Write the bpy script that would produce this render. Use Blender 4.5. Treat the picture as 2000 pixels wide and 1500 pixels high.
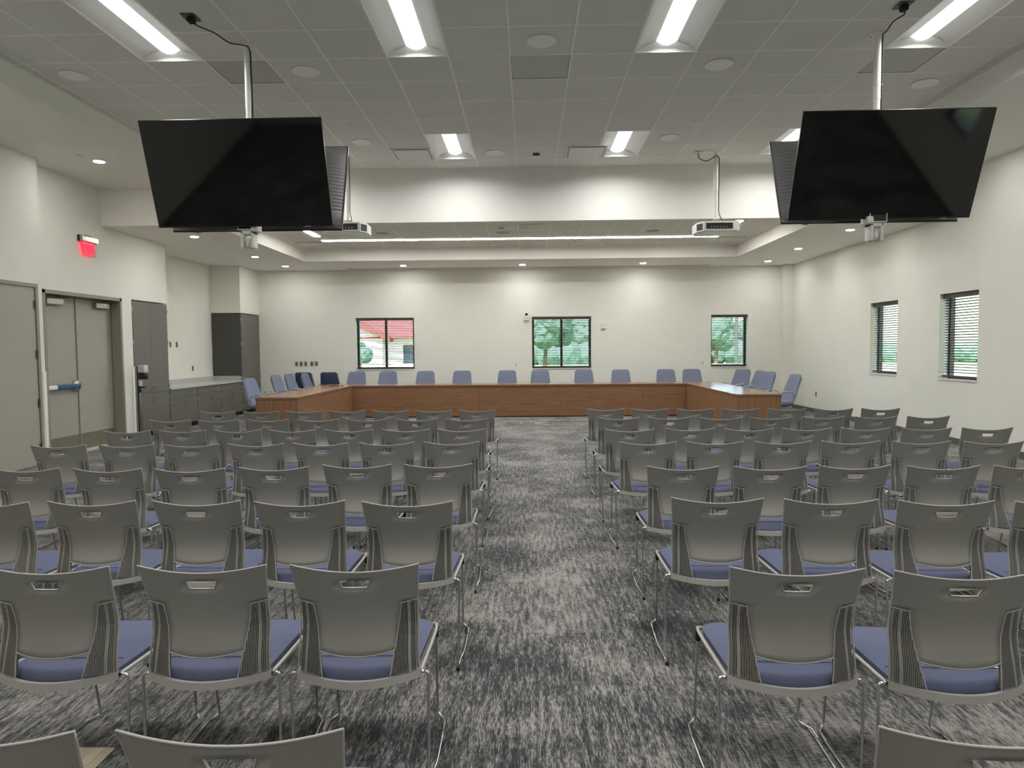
import bpy, bmesh, math, random
from mathutils import Vector, Matrix
random.seed(7)
sc = bpy.context.scene
for o in list(bpy.data.objects): bpy.data.objects.remove(o)
C = sc.collection
PI = math.pi
R = math.radians

# ------------------------------------------------------------------ camera
CAMZ = 1.557
YAW, PITCH, ROLL, FPX = .0224, .052, -.0084, 1338.06
fwd = Vector((-math.sin(YAW), math.cos(YAW), 0)); rgt = Vector((math.cos(YAW), math.sin(YAW), 0)); upv = Vector((0, 0, 1))
f2 = fwd*math.cos(PITCH) - upv*math.sin(PITCH); u2 = upv*math.cos(PITCH) + fwd*math.sin(PITCH)
r3 = rgt*math.cos(ROLL) + u2*math.sin(ROLL); u3 = u2*math.cos(ROLL) - rgt*math.sin(ROLL)
cam = bpy.data.cameras.new('camera'); camo = bpy.data.objects.new('camera', cam); C.objects.link(camo)
cam.sensor_width = 36; cam.sensor_fit = 'HORIZONTAL'; cam.lens = FPX/2000*36; cam.clip_start = .05; cam.clip_end = 400
m = Matrix((( r3.x, u3.x, -f2.x, 0), (r3.y, u3.y, -f2.y, 0), (r3.z, u3.z, -f2.z, CAMZ), (0, 0, 0, 1)))
camo.matrix_world = m
sc.camera = camo

# ------------------------------------------------------------------ world, sun, exposure
sc.view_settings.view_transform = 'Standard'; sc.view_settings.look = 'None'
sc.view_settings.gamma = 1; sc.view_settings.use_curve_mapping = False
sc.view_settings.exposure = 2.93
LENS = .42          # troffer diffuser glow
TLAMP = 7.0         # radiance of the area lamp added just below the diffuser, thrown downwards
SLOT = 7.6          # slot light radiance
DOWN = 31.0         # downlight radiance
w = bpy.data.worlds.new('world'); sc.world = w; w.use_nodes = True
wn = w.node_tree.nodes; wl = w.node_tree.links
sky = wn.new('ShaderNodeTexSky'); sky.sky_type = 'NISHITA'; sky.sun_disc = False
sky.sun_elevation = R(48); sky.sun_rotation = R(200); sky.dust_density = 2.0
wn['Background'].inputs['Strength'].default_value = .20
wl.new(sky.outputs[0], wn['Background'].inputs['Color'])
sun = bpy.data.lights.new('sun', 'SUN'); sun.energy = 2.4; sun.angle = R(1)
suno = bpy.data.objects.new('sun', sun); C.objects.link(suno)
suno.rotation_euler = (R(42), 0, R(-28)); suno.location = (0, -30, 30)
sc.cycles.max_bounces = 9; sc.cycles.diffuse_bounces = 5; sc.cycles.glossy_bounces = 4; sc.cycles.transparent_max_bounces = 12
sc.cycles.caustics_reflective = False; sc.cycles.caustics_refractive = False
sc.cycles.sample_clamp_indirect = 4.0

# ------------------------------------------------------------------ materials
def srgb(h):
    v = [int(h[i:i+2], 16)/255 for i in (0, 2, 4)]
    return tuple(c/12.92 if c <= .04045 else ((c+.055)/1.055)**2.4 for c in v) + (1,)
class NT:
    def __init__(s, name):
        s.m = bpy.data.materials.new(name); s.m.use_nodes = True
        s.n = s.m.node_tree.nodes; s.l = s.m.node_tree.links
        s.b = s.n['Principled BSDF']; s.out = s.n['Material Output']
    def add(s, t, **kw):
        x = s.n.new(t)
        for k, v in kw.items(): setattr(x, k, v)
        return x
    def link(s, a, b): s.l.new(a, b)
    def coord(s, scale=(1, 1, 1), kind='Object'):
        t = s.add('ShaderNodeTexCoord'); mp = s.add('ShaderNodeMapping')
        mp.inputs['Scale'].default_value = scale; s.link(t.outputs[kind], mp.inputs['Vector']); return mp.outputs[0]
    def noise(s, vec, scale, detail=2, rough=.5):
        x = s.add('ShaderNodeTexNoise'); x.inputs['Scale'].default_value = scale; x.inputs['Detail'].default_value = detail
        x.inputs['Roughness'].default_value = rough; s.link(vec, x.inputs['Vector']); return x.outputs['Fac']
    def ramp(s, fac, stops, interp='LINEAR'):
        x = s.add('ShaderNodeValToRGB'); x.color_ramp.interpolation = interp
        e = x.color_ramp.elements
        while len(e) < len(stops): e.new(.5)
        for q, (p, c) in zip(e, stops): q.position = p; q.color = c if len(c) == 4 else tuple(c)+(1,)
        s.link(fac, x.inputs['Fac']); return x.outputs['Color']
    def math(s, op, a, b=None, c=None):
        x = s.add('ShaderNodeMath', operation=op)
        for i, v in enumerate((a, b, c)):
            if v is None: continue
            if isinstance(v, (int, float)): x.inputs[i].default_value = v
            else: s.link(v, x.inputs[i])
        return x.outputs[0]
    def mix(s, fac, a, b):
        x = s.add('ShaderNodeMix', data_type='RGBA')
        for sock, v in ((x.inputs['Factor'], fac), (x.inputs[6], a), (x.inputs[7], b)):
            if isinstance(v, (int, float)): sock.default_value = v
            elif isinstance(v, tuple): sock.default_value = v
            else: s.link(v, sock)
        return x.outputs[2]
    def bump(s, h, strength=.2, dist=.002):
        x = s.add('ShaderNodeBump'); x.inputs['Strength'].default_value = strength; x.inputs['Distance'].default_value = dist
        s.link(h, x.inputs['Height']); s.link(x.outputs[0], s.b.inputs['Normal'])
def plain(name, hexc, rough=.5, metal=0, var=.06, scale=40, bump=0, spec=None):
    t = NT(name); c = srgb(hexc)
    v = t.coord(); n = t.noise(v, scale, 3)
    lo = tuple(x*(1-var) for x in c[:3])+(1,); hi = tuple(min(1, x*(1+var)) for x in c[:3])+(1,)
    t.link(t.ramp(n, [(.3, lo), (.7, hi)]), t.b.inputs['Base Color'])
    t.b.inputs['Roughness'].default_value = rough; t.b.inputs['Metallic'].default_value = metal
    if spec is not None: t.b.inputs['Specular IOR Level'].default_value = spec
    if bump: t.bump(n, bump)
    return t.m
def emis(name, hexc, strength, base='ffffff'):
    t = NT(name); t.b.inputs['Base Color'].default_value = srgb(base)
    t.b.inputs['Emission Color'].default_value = srgb(hexc); t.b.inputs['Emission Strength'].default_value = strength
    t.b.inputs['Roughness'].default_value = .4
    return t.m
M = {}
M['wall'] = plain('wall_paint', 'e3e3da', .85, var=.012, scale=3, bump=.03)
M['soffit'] = plain('soffit_paint', 'efeee8', .9, var=.012, scale=3)
M['tbar'] = plain('tee_bar_white', 'f7f6f1', .5, var=.01)
M['white'] = plain('white_plastic', 'e4e3de', .45, var=.02)
M['white_metal'] = plain('white_enamel', 'f2f1ec', .35, var=.01)
M['door'] = plain('door_paint_grey', 'a5a196', .5, var=.02, scale=8)
M['frame'] = plain('frame_paint_grey', '918d83', .45, var=.02, scale=8)
M['steel'] = plain('brushed_steel', 'b4b1a8', .35, 1, var=.05)
M['dark_steel'] = plain('dark_hinge_steel', '5c554c', .45, .8)
M['chrome'] = plain('chrome', 'd8d8d6', .13, 1, var=.02)
M['kick'] = plain('kick_plate', '817b6d', .5, .35, var=.06, scale=12)
M['cab'] = plain('cabinet_laminate', '6b6862', .55, var=.06, scale=160)
M['cabside'] = plain('cabinet_side_panel', '484743', .6, var=.04, scale=160)
M['counter'] = plain('solid_surface_counter', 'b9bab8', .3, var=.05, scale=90)
M['shell'] = plain('grey_chair_plastic', '8b8983', .36, var=.03, scale=260, bump=.05, spec=.75)
M['shellrim'] = plain('grey_chair_rim', 'a7a59e', .4, var=.02, scale=200)  # paler than the shell; on the back's rim it stands in for lit edges
M['blue'] = plain('blue_fabric', '61657c', .95, var=.12, scale=420, bump=.25, spec=.15)
M['oblue'] = plain('office_blue_fabric', '747a8e', .95, var=.06, scale=300, bump=.2, spec=.15)
M['navy'] = plain('navy_mesh_fabric', '474e66', .9, var=.1, scale=300, spec=.15)
M['lgrey'] = plain('light_grey_plastic', 'a3a4a8', .4, var=.02)
M['black'] = plain('black_plastic', '191817', .4, var=.1)
M['rubber'] = plain('black_rubber', '141413', .8, var=.1)
M['tvback'] = plain('tv_back_plastic', '4a4847', .38, var=.05, scale=60)
M['bezel'] = plain('tv_bezel', '0b0b0c', .3, var=.05)
M['blind'] = plain('bronze_blind_slat', '4a3e37', .45, var=.06, scale=30)
M['bronze'] = plain('bronze_window_frame', '2b2420', .4, var=.06, scale=30)
M['return'] = plain('perforated_grey_panel', 'c2c1ba', .5, 0, var=.08, scale=500)
M['cord'] = plain('black_cord', '121212', .6)
M['spk'] = plain('speaker_mesh', 'aeada7', .7, var=.05, scale=600)
M['base'] = plain('vinyl_cove_base', '5b5a54', .6, var=.04)
M['plate'] = plain('steel_wall_plate', '9a9998', .35, .6)
M['brass'] = plain('floor_box_metal', 'b8ad94', .4, .4)
M['thresh'] = plain('stone_threshold', 'c4c0b0', .5, var=.1, scale=60)
M['redroof'] = plain('red_roof_tiles', '8e3b39', .8, var=.15, scale=6)
M['stucco'] = plain('white_stucco', 'd6d4cf', .9)
M['darkglass'] = plain('dark_house_glass', '2c3745', .15)
M['grass'] = plain('lawn_grass', '8c9c68', .95, var=.3, scale=2)
M['leaf'] = plain('tree_foliage', '50695a', .9, var=.4, scale=4)
M['bark'] = plain('tree_bark', '5b4a3a', .95, var=.2, scale=12)
M['bluewrap'] = plain('blue_bar_sleeve', '2f5486', .5)
M['paper'] = plain('printed_label', 'cfcfcf', .6, var=.25, scale=220)
M['concrete'] = plain('pavement_concrete', 'a9a69c', .9, var=.1, scale=3)
M['lens'] = emis('troffer_lens', 'fdfeff', LENS)
M['slotlens'] = emis('slot_lens', 'fffefb', SLOT)
M['downlens'] = emis('downlight_lens', 'fffdf9', DOWN)
M['reflector'] = plain('white_reflector', 'f4f3ee', .55, var=.005)
M['redglow'] = emis('exit_red_panel', 'ff1440', .30, 'ff4060')
M['redletter'] = emis('exit_red_letters', 'ff0a30', .34, 'ff2040')

# ceiling tile
t = NT('acoustic_tile'); v = t.coord(); n = t.noise(v, 260, 2, .7)
t.link(t.ramp(n, [(.25, srgb('dddcd6')), (.6, srgb('e9e8e2'))]), t.b.inputs['Base Color']); t.b.inputs['Roughness'].default_value = .95
t.b.inputs['Specular IOR Level'].default_value = .1
t.bump(n, .3, .002); M['tile'] = t.m
# screen
t = NT('tv_screen'); t.b.inputs['Base Color'].default_value = (.004, .004, .0045, 1); t.b.inputs['Roughness'].default_value = .05; t.b.inputs['Specular IOR Level'].default_value = .5
v = t.coord(); n = t.noise(v, 1.1, 1); t.bump(n, .12, .006); M['screen'] = t.m
# window glass: clear pane that passes daylight and mirrors a little
t = NT('window_glass'); tr = t.add('ShaderNodeBsdfTransparent'); gl = t.add('ShaderNodeBsdfGlossy'); mx = t.add('ShaderNodeMixShader')
gl.inputs['Roughness'].default_value = .02; tr.inputs['Color'].default_value = (.93, .96, .96, 1)
lw = t.add('ShaderNodeLayerWeight'); lw.inputs['Blend'].default_value = .15
t.link(t.math('MULTIPLY', lw.outputs['Facing'], .12), mx.inputs[0]); t.link(tr.outputs[0], mx.inputs[1]); t.link(gl.outputs[0], mx.inputs[2]); t.link(mx.outputs[0], t.out.inputs['Surface'])
M['glass'] = t.m
# acrylic
t = NT('clear_acrylic'); tr = t.add('ShaderNodeBsdfTransparent'); gl = t.add('ShaderNodeBsdfGlossy'); mx = t.add('ShaderNodeMixShader')
gl.inputs['Roughness'].default_value = .1; tr.inputs['Color'].default_value = (1, .86, .86, 1); mx.inputs[0].default_value = .12
t.link(tr.outputs[0], mx.inputs[1]); t.link(gl.outputs[0], mx.inputs[2]); t.link(mx.outputs[0], t.out.inputs['Surface']); M['acrylic'] = t.m
# wood laminate, grain along X or along Z
def wood(name, scale):
    t = NT(name); v = t.coord(scale); n1 = t.noise(v, 1, 5, .6)
    v2 = t.coord(tuple(s*4 for s in scale)); n2 = t.noise(v2, 1, 3, .6)
    c1 = t.ramp(n1, [(.28, srgb('6d4e36')), (.5, srgb('866145')), (.7, srgb('9c7655'))])
    c2 = t.ramp(n2, [(.3, srgb('5b402d')), (.55, srgb('8b6648'))])
    t.link(t.mix(.4, c1, c2), t.b.inputs['Base Color']); t.b.inputs['Roughness'].default_value = .38
    return t.m
M['woodx'] = wood('walnut_laminate_long_grain', (1.6, 60, 60))
M['woody'] = wood('walnut_laminate_side_grain', (60, 1.6, 60))
M['woodz'] = wood('walnut_laminate_upright_grain', (40, 40, 1.2))
M['woodtop'] = wood('walnut_worktop', (1.6, 50, 50)); 
nt = M['woodtop'].node_tree; nt.nodes['Principled BSDF'].inputs['Roughness'].default_value = .22
# carpet: plank tiles with streaks, mostly along Y
t = NT('carpet_tile')
tc = t.add('ShaderNodeTexCoord'); sep = t.add('ShaderNodeSeparateXYZ'); t.link(tc.outputs['Object'], sep.inputs[0])
cx = t.math('FLOOR', t.math('DIVIDE', sep.outputs[0], .46)); 
off = t.math('MULTIPLY', t.math('FRACT', t.math('MULTIPLY', cx, .37)), .92)
cy = t.math('FLOOR', t.math('DIVIDE', t.math('ADD', sep.outputs[1], off), .92))
cmb = t.add('ShaderNodeCombineXYZ'); t.link(cx, cmb.inputs[0]); t.link(cy, cmb.inputs[1])
wnz = t.add('ShaderNodeTexWhiteNoise'); t.link(cmb.outputs[0], wnz.inputs['Vector'])
vy = t.coord((185, 22, 1)); vx = t.coord((24, 180, 1)); vf = t.coord((420, 240, 1)); vb = t.coord((1, 1, 1)); vm = t.coord((46, 5.0, 1))
ny = t.noise(vy, 1, 3, .6); nx = t.noise(vx, 1, 3, .6); nf = t.noise(vf, 1, 2, .6); nb = t.noise(vb, 1.7, 3, .6); nm = t.noise(vm, 1, 3, .6)
turn = t.math('GREATER_THAN', wnz.outputs['Value'], .90)
tw = t.math('ADD', t.math('MULTIPLY', turn, .4), .22)
st = t.math('ADD', t.math('MULTIPLY', ny, t.math('SUBTRACT', 1, tw)), t.math('MULTIPLY', nx, tw))
st = t.math('ADD', .5, t.math('MULTIPLY', t.math('SUBTRACT', st, .5), 1.25))
h = t.math('ADD', t.math('MULTIPLY', st, .58), t.math('MULTIPLY', nf, .42))
h = t.math('ADD', h, t.math('MULTIPLY', t.math('SUBTRACT', nb, .5), .34))
h = t.math('ADD', h, t.math('MULTIPLY', t.math('SUBTRACT', nm, .5), .42))
h = t.math('ADD', h, t.math('MULTIPLY', t.math('SUBTRACT', wnz.outputs['Value'], .5), .04))
col = t.ramp(h, [(.40, srgb('2a2b2f')), (.47, srgb('424244')), (.525, srgb('757370')), (.60, srgb('9c9992'))])
t.link(col, t.b.inputs['Base Color']); t.b.inputs['Roughness'].default_value = 1; t.b.inputs['Specular IOR Level'].default_value = .05
t.b.inputs['Sheen Weight'].default_value = .2; t.b.inputs['Sheen Roughness'].default_value = .5
t.bump(h, .5, .004); M['carpet'] = t.m

# ------------------------------------------------------------------ mesh helpers
class MB:
    def __init__(s): s.v = []; s.f = []; s.sm = []
    def add(s, vs, fs, smooth=False):
        b = len(s.v); s.v += [tuple(x) for x in vs]; s.f += [tuple(i+b for i in f) for f in fs]; s.sm += [smooth]*len(fs); return s
    def box(s, x0, x1, y0, y1, z0, z1):
        x0, x1 = sorted((x0, x1)); y0, y1 = sorted((y0, y1)); z0, z1 = sorted((z0, z1))
        return s.add([(x0,y0,z0),(x1,y0,z0),(x1,y1,z0),(x0,y1,z0),(x0,y0,z1),(x1,y0,z1),(x1,y1,z1),(x0,y1,z1)],
              [(0,3,2,1),(4,5,6,7),(0,1,5,4),(1,2,6,5),(2,3,7,6),(3,0,4,7)])
    def xbox(s, mat, x0, x1, y0, y1, z0, z1):
        k = MB().box(x0, x1, y0, y1, z0, z1); return s.add([mat @ Vector(p) for p in k.v], k.f)
    def bbox(s, x0, x1, y0, y1, z0, z1, b=.01, seg=2, mat=None):   # bevelled box
        bm = bmesh.new(); bmesh.ops.create_cube(bm, size=1)
        for v in bm.verts: v.co = Vector(((x0+x1)/2+v.co.x*(x1-x0), (y0+y1)/2+v.co.y*(y1-y0), (z0+z1)/2+v.co.z*(z1-z0)))
        bmesh.ops.bevel(bm, geom=bm.edges[:], offset=b, segments=seg, affect='EDGES', profile=.5)
        bm.verts.index_update()
        vs = [(mat @ v.co) if mat else v.co.copy() for v in bm.verts]; fs = [[v.index for v in f.verts] for f in bm.faces]
        bm.free(); return s.add(vs, fs, seg > 1)
    def cyl(s, p0, p1, r0, r1=None, n=12, cap=True, smooth=True):
        r1 = r0 if r1 is None else r1
        p0, p1 = Vector(p0), Vector(p1); d = (p1-p0).normalized()
        a = d.orthogonal().normalized(); b = d.cross(a)
        vs = [p + (a*math.cos(2*PI*i/n) + b*math.sin(2*PI*i/n))*r for p, r in ((p0, r0), (p1, r1)) for i in range(n)]
        s.add(vs, [(i, (i+1) % n, n+(i+1) % n, n+i) for i in range(n)], smooth)
        if cap: s.add(vs, [tuple(range(n-1, -1, -1)), tuple(range(n, 2*n))])
        return s
    def lathe(s, prof, o=(0,0,0), n=20, axis='Z', smooth=True):
        vs = []
        for r, z in prof:
            for i in range(n):
                c, q = r*math.cos(2*PI*i/n), r*math.sin(2*PI*i/n)
                p = (c, q, z) if axis == 'Z' else (c, z, q) if axis == 'Y' else (z, c, q)
                vs.append((p[0]+o[0], p[1]+o[1], p[2]+o[2]))
        fs = [(j*n+i, j*n+(i+1) % n, (j+1)*n+(i+1) % n, (j+1)*n+i) for j in range(len(prof)-1) for i in range(n)]
        s.add(vs, fs, smooth)
        s.add(vs, [tuple(range(n-1, -1, -1)), tuple(range((len(prof)-1)*n, len(prof)*n))]); return s
    def tube(s, pts, r, n=8, smooth=True, flat=None):
        pts = [Vector(p) for p in pts]; rs = r if isinstance(r, (list, tuple)) else [r]*len(pts)
        T = [(pts[min(i+1, len(pts)-1)]-pts[max(i-1, 0)]).normalized() for i in range(len(pts))]
        a = T[0].orthogonal().normalized(); vs = []
        for i, p in enumerate(pts):
            a = (a - T[i]*a.dot(T[i])).normalized(); b = T[i].cross(a)
            for k in range(n):
                vs.append(p + (a*math.cos(2*PI*k/n) + b*math.sin(2*PI*k/n))*rs[i])
        fs = [(j*n+k, j*n+(k+1) % n, (j+1)*n+(k+1) % n, (j+1)*n+k) for j in range(len(pts)-1) for k in range(n)]
        s.add(vs, fs, smooth); s.add(vs, [tuple(range(n-1, -1, -1)), tuple(range((len(pts)-1)*n, len(pts)*n))]); return s
    def prism(s, poly, ax, a, b, smooth=False):   # poly in the plane across axis ax
        n = len(poly)
        def P(q, h): return (h, q[0], q[1]) if ax == 0 else (q[0], h, q[1]) if ax == 1 else (q[0], q[1], h)
        vs = [P(q, a) for q in poly] + [P(q, b) for q in poly]
        s.add(vs, [tuple(range(n)), tuple(range(2*n-1, n-1, -1))]); s.add(vs, [(i, (i+1) % n, n+(i+1) % n, n+i) for i in range(n)], smooth); return s
    def sphere(s, c, r, n=12, sc3=(1, 1, 1)):
        pr = [(r*math.sin(PI*j/n), -r*math.cos(PI*j/n)) for j in range(1, n)]
        k = MB().lathe(pr, n=n*2 if n < 9 else 18)
        return s.add([(c[0]+p[0]*sc3[0], c[1]+p[1]*sc3[1], c[2]+p[2]*sc3[2]) for p in k.v], k.f, True)
    def xf(s, mat): s.v = [tuple(mat @ Vector(p)) for p in s.v]; return s
    def mesh(s, name, m):
        me = bpy.data.meshes.new(name); me.from_pydata(s.v, [], s.f)
        bm = bmesh.new(); bm.from_mesh(me)
        for f, q in zip(bm.faces, s.sm): f.smooth = q
        bmesh.ops.recalc_face_normals(bm, faces=bm.faces[:]); bm.to_mesh(me); bm.free()
        me.materials.append(m); me.update(); return me
    def build(s, name, m, parent=None):
        o = bpy.data.objects.new(name, s.mesh(name, m)); C.objects.link(o)
        if parent is not None: o.parent = parent
        return o
def round_path(pts, r=.03, k=5):
    pts = [Vector(p) for p in pts]; out = [pts[0]]
    for i in range(1, len(pts)-1):
        a, b, c = pts[i-1], pts[i], pts[i+1]
        d1 = (a-b); d2 = (c-b); q = min(r, d1.length*.45, d2.length*.45)
        p0 = b+d1.normalized()*q; p1 = b+d2.normalized()*q
        for j in range(k+1):
            t_ = j/k; out.append(p0*(1-t_)**2 + b*2*t_*(1-t_) + p1*t_**2)
    out.append(pts[-1]); return out
def tag(o, label, cat, group=None, kind=None):
    if label: o['label'] = label
    if cat: o['category'] = cat
    if group: o['group'] = group
    if kind: o['kind'] = kind
    return o
def thing(name, label, cat, loc=(0,0,0), rz=0, group=None, rx=0):
    o = bpy.data.objects.new(name, None); C.objects.link(o); o.location = loc; o.rotation_euler = (rx, 0, rz)
    o.empty_display_size = .1
    return tag(o, label, cat, group)
def struct(name, mb, m, label=None, parent=None):
    o = mb.build(name, m, parent)
    if parent is None: o['kind'] = 'structure'
    if label: o['label'] = label
    return o
def kids(o): return [c for c in bpy.data.objects if c.parent == o]
def dup(o, loc, rz=0, label=None, group=None, rx=0):
    r = o.copy(); C.objects.link(r); r.location = loc; r.rotation_euler = (rx, 0, rz)
    if label: r['label'] = label
    if group: r['group'] = group
    for ch in TREE[o.name]:
        c = ch.copy(); C.objects.link(c); c.parent = r
        for g in TREE.get(ch.name, []):
            d = g.copy(); C.objects.link(d); d.parent = c
    return r
TREE = {}
def note(o):
    TREE[o.name] = kids(o)
    for c in TREE[o.name]: TREE[c.name] = kids(c)
    return o

# ------------------------------------------------------------------ the room
XL, XN, XR, YB, YR = -6.93, -6.70, 6.69, 17.65, -4.5
ZC, ZS2, ZS = CAMZ+2.892, CAMZ+2.649, CAMZ+2.045      # tray ceiling, side soffit, rear soffit
YK = 11.15                                            # bulkhead face
TLx, TRx = -5.155, 4.885
T = .6096; GX = -.1485; GY = 11.19
ROOF = 4.62
def cells(ax, c0, c1, u0, u1, z0, z1, holes):
    """wall slab across axis ax between c0 and c1, spanning u0..u1 and z0..z1 with rectangular holes (ua, ub, za, zb)"""
    us = sorted({u0, u1, *[h[0] for h in holes], *[h[1] for h in holes]}); zs = sorted({z0, z1, *[h[2] for h in holes], *[h[3] for h in holes]})
    mb = MB()
    for a, b in zip(us, us[1:]):
        for c, d in zip(zs, zs[1:]):
            mu, mz = (a+b)/2, (c+d)/2
            if any(h[0] < mu < h[1] and h[2] < mz < h[3] for h in holes): continue
            if ax == 0: mb.box(c0, c1, a, b, c, d)
            else: mb.box(a, b, c0, c1, c, d)
    return mb
struct('floor', MB().box(-8.2, 7.2, YR-.3, YB+.3, -.12, 0), M['carpet'], 'grey streaked carpet')
BW = [(-4.42, -2.91, 1.03, 2.37), (.13, 1.65, 1.02, 2.36), (4.70, 5.63, 1.03, 2.37)]     # back wall windows x0 x1 z0 z1
RW = [(12.56, 13.54, 1.0, 2.37), (10.34, 11.30, .995, 2.37), (.88, 1.86, 1.0, 2.37), (3.45, 4.41, 1.0, 2.37)]
TH = .24
struct('wall_back', cells(1, YB, YB+TH, -8.2, XR+TH, 0, ROOF, BW), M['wall'])
struct('wall_right', cells(0, XR, XR+TH, YR, YB, 0, ROOF, RW), M['wall'])
struct('wall_rear', MB().box(-8.2, XR+TH, YR-.2, YR, 0, ROOF), M['wall'])
DD = (9.70, 11.60, 0, 2.46)      # double door opening
ND = (8.24, 9.24, 0, 2.44)       # single door opening on the nearer wall
AL = (11.92, 13.10, 0, 2.45)     # tall cabinet recess
wl_ = cells(0, XN-.2, XN, YR, 9.38, 0, ROOF, [ND])
wl_.box(XL-.02, XN-.2, 9.20, 9.38, 0, ROOF)
struct('wall_left', wl_, M['wall'])
struct('wall_entry', cells(0, XL-.22, XL, 9.38, 11.92, 0, ROOF, [DD]).box(-7.85, XL-.22, 11.80, 11.92, 0, ROOF), M['wall'], 'left wall with the double doors')
struct('wall_header', MB().box(-7.65, XL, 11.92, 13.12, 2.47, ROOF), M['wall'], 'wall above the nearer tall cabinet')
struct('wall_recess', MB().box(-7.85, -7.65, 11.92, YB, 0, ROOF), M['wall'], 'wall behind the counter')
struct('wall_furring', MB().box(-7.65, XL, 16.50, YB, 2.47, ROOF), M['wall'], 'wall above the far tall cabinet')
struct('wall_corner', MB().box(6.44, XR, 17.42, YB, 0, ZS), M['wall'], 'shallow column in the far right corner')
# soffits, bulkhead, tray faces
sf = MB()
sf.box(XL-.1, TLx, YR, YK, ZS2, ROOF-.05); sf.box(TRx, XR, YR, YK, ZS2, ROOF-.05); sf.box(TLx, TRx, YR, -3.6, ZS2, ROOF-.05)
struct('ceiling_soffit', sf, M['soffit'], 'lowered plaster soffit around the front ceiling tray')
struct('trim_1', MB().box(XL-.1, XR, YK, YK+.16, ZS, ROOF-.05), M['soffit'], 'deep white bulkhead across the room')
TX0, TX1, TY0, TY1, ZT = -5.12, 4.80, YK+.16, 15.87, CAMZ+2.32
s2 = MB()
s2.box(-7.7, TX0, YK+.16, YB, ZS, ROOF-.05); s2.box(TX1, XR, YK+.16, YB, ZS, ROOF-.05); s2.box(TX0, TX1, TY1, YB, ZS, ROOF-.05)
struct('ceiling_rear_soffit', s2, M['soffit'], 'white soffit above the far end of the room')
struct('roof', MB().box(-8.2, XR+TH, YR-.2, YB+TH, ROOF, ROOF+.15), M['concrete'])  # unseen slab added over the room to keep sky light from leaking in
# lay-in ceilings: cells of tiles, missing where a fixture sits
def tiles(x0, x1, y0, y1, z, skip, name, trimname, label):
    mb = MB(); bar = MB()
    i0 = math.floor((x0-GX)/T); i1 = math.ceil((x1-GX)/T); j0 = math.floor((GY-y1)/T); j1 = math.ceil((GY-y0)/T)
    for i in range(i0, i1):
        for j in range(j0, j1):
            if (i, j) in skip: continue
            xa, xb = max(x0, GX+i*T), min(x1, GX+(i+1)*T); ya, yb = max(y0, GY-(j+1)*T), min(y1, GY-j*T)
            if xb-xa < .01 or yb-ya < .01: continue
            g = .0105
            mb.box(xa+g*.6, xb-g*.6, ya+g*.6, yb-g*.6, z, z+.02)
    for i in range(i0+1, i1):
        x = GX+i*T
        if x0+.02 < x < x1-.02: bar.box(x-.0085, x+.0085, y0, y1, z-.004, z+.03)
    for j in range(j0, j1+1):
        y = GY-j*T
        if not y0+.02 < y < y1-.02: continue
        for i in range(i0, i1):
            if (i, j-1) in skip and (i, j) in skip and skip[(i, j)] == skip[(i, j-1)]: continue
            bar.box(max(x0, GX+i*T), min(x1, GX+(i+1)*T), y-.0085, y+.0085, z-.0038, z+.03)
    bar.box(x0, x0+.02, y0, y1, z-.0042, z+.02); bar.box(x1-.02, x1, y0, y1, z-.0042, z+.02); bar.box(x0, x1, y0, y0+.02, z-.0043, z+.02); bar.box(x0, x1, y1-.02, y1, z-.0043, z+.02)
    struct(name, mb, M['tile'], label); struct(trimname, bar, M['tbar'], 'white metal grid holding the ceiling tiles')
TROF = [(c, r) for r in (1, 7, 13, 19) for c in (-6, -2, 2, 6)]        # column, first row (two rows long)
RET = [(-5, 6), (0, 6), (6, 6)]
skip = {}
for q, (c, r) in enumerate(TROF): skip[(c, r)] = q+1; skip[(c, r+1)] = q+1
for q, (c, r) in enumerate(RET): skip[(c, r)] = 100+q
tiles(TLx, TRx, -3.6, YK, ZC, skip, 'ceiling', 'trim_2', 'grey acoustic tiles of the front ceiling tray')
tiles(TX0, TX1, TY0, TY1, ZT, {}, 'ceiling_rear', 'trim_3', 'grey acoustic tiles of the rear ceiling tray')
# cove bases
bb = .012
struct('baseboard_right', MB().box(XR-bb, XR, YR, 17.42, 0, .1).box(6.43, 6.44, 17.41, YB, 0, .1), M['base'])
struct('baseboard_back', MB().box(XL, 6.44, YB-bb, YB, 0, .1), M['base'])
struct('baseboard_left', MB().box(XN, XN+bb, YR, 8.19, 0, .1).box(XL, XL+bb, 11.66, 11.92, 0, .1), M['base'])
# projection screen slot in the soffit by the back wall
struct('trim_4', MB().box(-4.5, -4.45, 17.30, 17.42, ZS-.004, ZS+.01).box(-4.45, 4.6, 17.405, 17.42, ZS-.006, ZS+.01), M['bezel'], 'thin dark slot of the recessed projection screen')

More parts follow.
